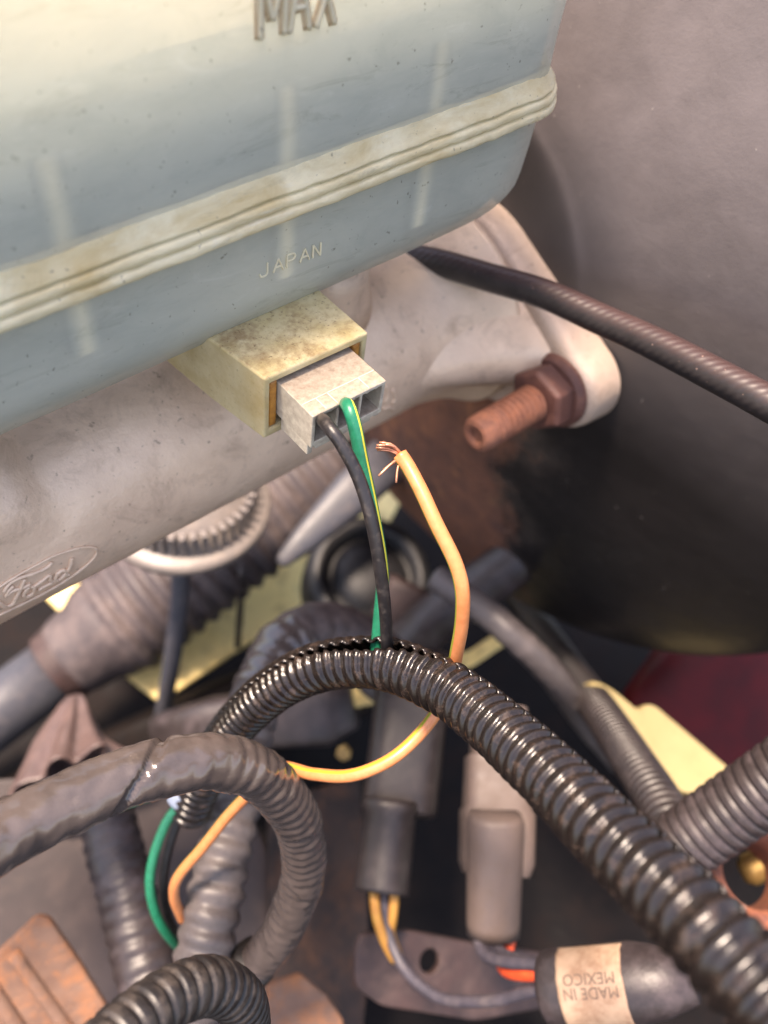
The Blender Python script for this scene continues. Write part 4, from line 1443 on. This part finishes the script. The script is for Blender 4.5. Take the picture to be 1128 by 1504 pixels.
# labelled harness
la, lb = at(800, 1452, .195), at(1020, 1438, .182)
t = thing('labelled_harness', la, 'dark taped harness end carrying a tan origin label', 'harness')
hsecs = [(0, 7.2 * MM, 7.2 * MM, 2), (0.03, 8.2 * MM, 8.2 * MM, 2), (0.12, 8.6 * MM, 8.6 * MM, 2), (0.62, 8.7 * MM, 8.7 * MM, 2), (0.8, 7.4 * MM, 7.4 * MM, 2), (1.0, 5 * MM, 5 * MM, 2)]
v, f = loft(la, lb, hsecs, 40)
obj('harness_body', v, f, 'hose_purple', t)
ldir = (lb - la)
llen = np.linalg.norm(ldir)
ld = ldir / llen
lbv = -CF - ld * (-CF @ ld)
lbv /= np.linalg.norm(lbv)
lav = np.cross(ld, lbv)         # across the view
LRD = 8.95 * MM


def on_label(s, a, lift=0.0):
    """s metres along the harness, a radians round it (0 faces the viewer)"""
    rr = LRD + lift
    return la + ld * s + (lbv * math.cos(a) + lav * math.sin(a)) * rr


s0, s1 = 0.165 * llen, 0.60 * llen
V, Fc = [], []
nu, nv = 20, 40
for i in range(nu + 1):
    for j in range(nv + 1):
        s = s0 + (s1 - s0) * i / nu + 0.25 * MM * mnoise.noise(Vector((j * 0.4, i / nu * 0.5, 0)))
        a = -1.75 + 3.5 * j / nv
        V.append(on_label(s, a, 0.05 * MM * mnoise.noise(Vector((i * .5, j * .5, 3)))))
for i in range(nu):
    for j in range(nv):
        a = i * (nv + 1) + j
        Fc.append((a, a + 1, a + nv + 2, a + nv + 1))
lbl = obj('paper_label', V, Fc, 'paper', t)
md = lbl.modifiers.new('solid', 'SOLIDIFY')
md.thickness = 0.12 * MM
lbl['label'] = 'tan label reading MADE IN MEXICO upside down'


def text_mesh(body, size):
    cu = bpy.data.curves.new('t', 'FONT')
    cu.body = body
    cu.size = size
    cu.align_x = 'CENTER'
    cu.space_line = 0.85
    cu.resolution_u = 3
    tmp = bpy.data.objects.new('t', cu)
    COL.objects.link(tmp)
    dg = bpy.context.evaluated_depsgraph_get()
    me = tmp.evaluated_get(dg).to_mesh()
    V = [tuple(v.co) for v in me.vertices]
    Fc = [tuple(p.vertices) for p in me.polygons]
    tmp.evaluated_get(dg).to_mesh_clear()
    bpy.data.objects.remove(tmp)
    bpy.data.curves.remove(cu)
    return V, Fc


tv, tf = text_mesh('MADE IN\nMEXICO', 3.5 * MM)
# upside down: text x runs against the harness direction, text y runs down in view
sgn = 1 if (lav @ CU) > 0 else -1
xdir = 1 if (ld @ CR) > 0 else -1
mid_s = (s0 + s1) / 2
TV = []
for (x, y, _) in tv:
    yy = y - 0.4 * MM
    TV.append(on_label(mid_s - xdir * x * 0.92, -sgn * (yy * 0.95 / LRD) + 0.5 * sgn, 0.16 * MM))
obj('label_lettering', TV, tf, 'lettering', lbl, smooth=False)

# steel bracket with a hole
o = plate('steel_bracket', [(522, 1400), (530, 1372), (600, 1366), (690, 1384), (800, 1400), (860, 1470), (700, 1500), (560, 1478), (522, 1450)], .262, (0.0, -0.5, 0.86), 3 * MM, 'bracket', bevel=0.8 * MM, holes=[(632, 1412, 3.6 * MM)], round_=3 * MM)
tag(o, 'dark brown steel bracket with a round hole', 'bracket')
o = plate('side_apron', [(-120, 1150), (340, 1130), (430, 1330), (440, 1600), (-120, 1620)], .30, (-0.1, -0.4, 0.9), 3 * MM, 'apron', bevel=1 * MM)
tag(o, 'dusty purple grey sheet metal apron behind the hoses at the lower left', 'apron')
o = plate('crossmember', [(395, 1180), (530, 1140), (545, 1400), (530, 1560), (395, 1560)], .315, (-0.1, -0.5, 0.86), 4 * MM, 'crossmember', bevel=1 * MM)
tag(o, 'mottled brown crossmember behind the hook of the taped hose', 'crossmember')
# rusty plates lower left and bottom
t = thing('rusty_plate', at(60, 1430, .225), 'rusty brown pressed plate in the lower left corner', 'plate')
plate('pressed_sheet', [(-80, 1475), (-10, 1405), (52, 1347), (72, 1350), (120, 1420), (172, 1505), (200, 1560), (-80, 1580)], .225, (-0.35, -0.6, 0.8), 3 * MM, 'rust_plate', t, bevel=0.9 * MM, round_=4 * MM, anchor=(60, 1430))
for (a, b_, w_) in (((18, 1398), (120, 1540), 2.0), ((-20, 1440), (60, 1560), 2.4)):
    p0 = at(60, 1430, .225)
    nn = (-0.35, -0.6, 0.8)
    A, B = on_plane(*a, p0, nn), on_plane(*b_, p0, nn)
    tube('pressed_bead', [A, (A + B) / 2, B], w_ * MM, 'rust_plate', t, ds=0.004, seg=14)
o = plate('rust_flake', [(392, 1446), (440, 1430), (480, 1462), (505, 1500), (500, 1560), (385, 1560)], .25, (-0.2, -0.4, 0.9), 3 * MM, 'rust_plate', bevel=0.8 * MM)
tag(o, 'small orange rusty plate right of the bottom corrugated hose', 'plate')

# crumpled pinkish boot
pb0, pb1 = at(105, 1030, .315), at(120, 1150, .285)
V, Fc = [], []
nn, ns = 60, 26
d = pb1 - pb0
dn = d / np.linalg.norm(d)
bb = -CF - dn * (-CF @ dn)
bb /= np.linalg.norm(bb)
aa = np.cross(dn, bb)
for i in range(ns + 1):
    t_ = i / ns
    for j in range(nn):
        a = 2 * math.pi * j / nn
        r_ = (4 + 12 * t_ ** 0.8) * MM * (1 + 0.42 * abs(math.sin(4.5 * a + 2.6 * t_)) * (0.4 + t_)) + 1.2 * MM * mnoise.noise(Vector((math.cos(a) * 2, math.sin(a) * 2, t_ * 3)))
        V.append(pb0 + d * t_ + aa * math.cos(a) * r_ + bb * math.sin(a) * r_ * 0.7 + aa * 6 * MM * math.sin(t_ * 2.2))
for i in range(ns):
    for j in range(nn):
        k = (j + 1) % nn
        Fc.append((i * nn + j, i * nn + k, (i + 1) * nn + k, (i + 1) * nn + j))
o = obj('crumpled_boot', V, Fc, 'pink_plastic')
md = o.modifiers.new('solid', 'SOLIDIFY')
md.thickness = 0.8 * MM
tag(o, 'crumpled pinkish pleated boot above the taped hose at the left', 'boot')
# grey brown lump of bracketry behind the loom
v, f = loft(at(235, 1085, .34), at(520, 1035, .33), [(0, 10 * MM, 8 * MM, 4), (0.3, 13 * MM, 9 * MM, 4), (0.6, 11 * MM, 9 * MM, 4), (0.85, 14 * MM, 9 * MM, 4), (1, 9 * MM, 7 * MM, 4)], 36)
o = obj('casting_lug', v, f, 'hose_purple')
tag(o, 'dusty purple grey casting lug behind the left of the loom', 'lug')
v, f = lathe(at(505, 1105, .31), -CF, [(-6 * MM, 1.6 * MM), (0, 1.6 * MM), (0, 3 * MM), (1.6 * MM, 3 * MM), (2 * MM, 2.4 * MM)], 6)
o = obj('brass_screw', v, f, 'brass', smooth=False)
tag(o, 'tiny brass screw head under the loom arch', 'screw')
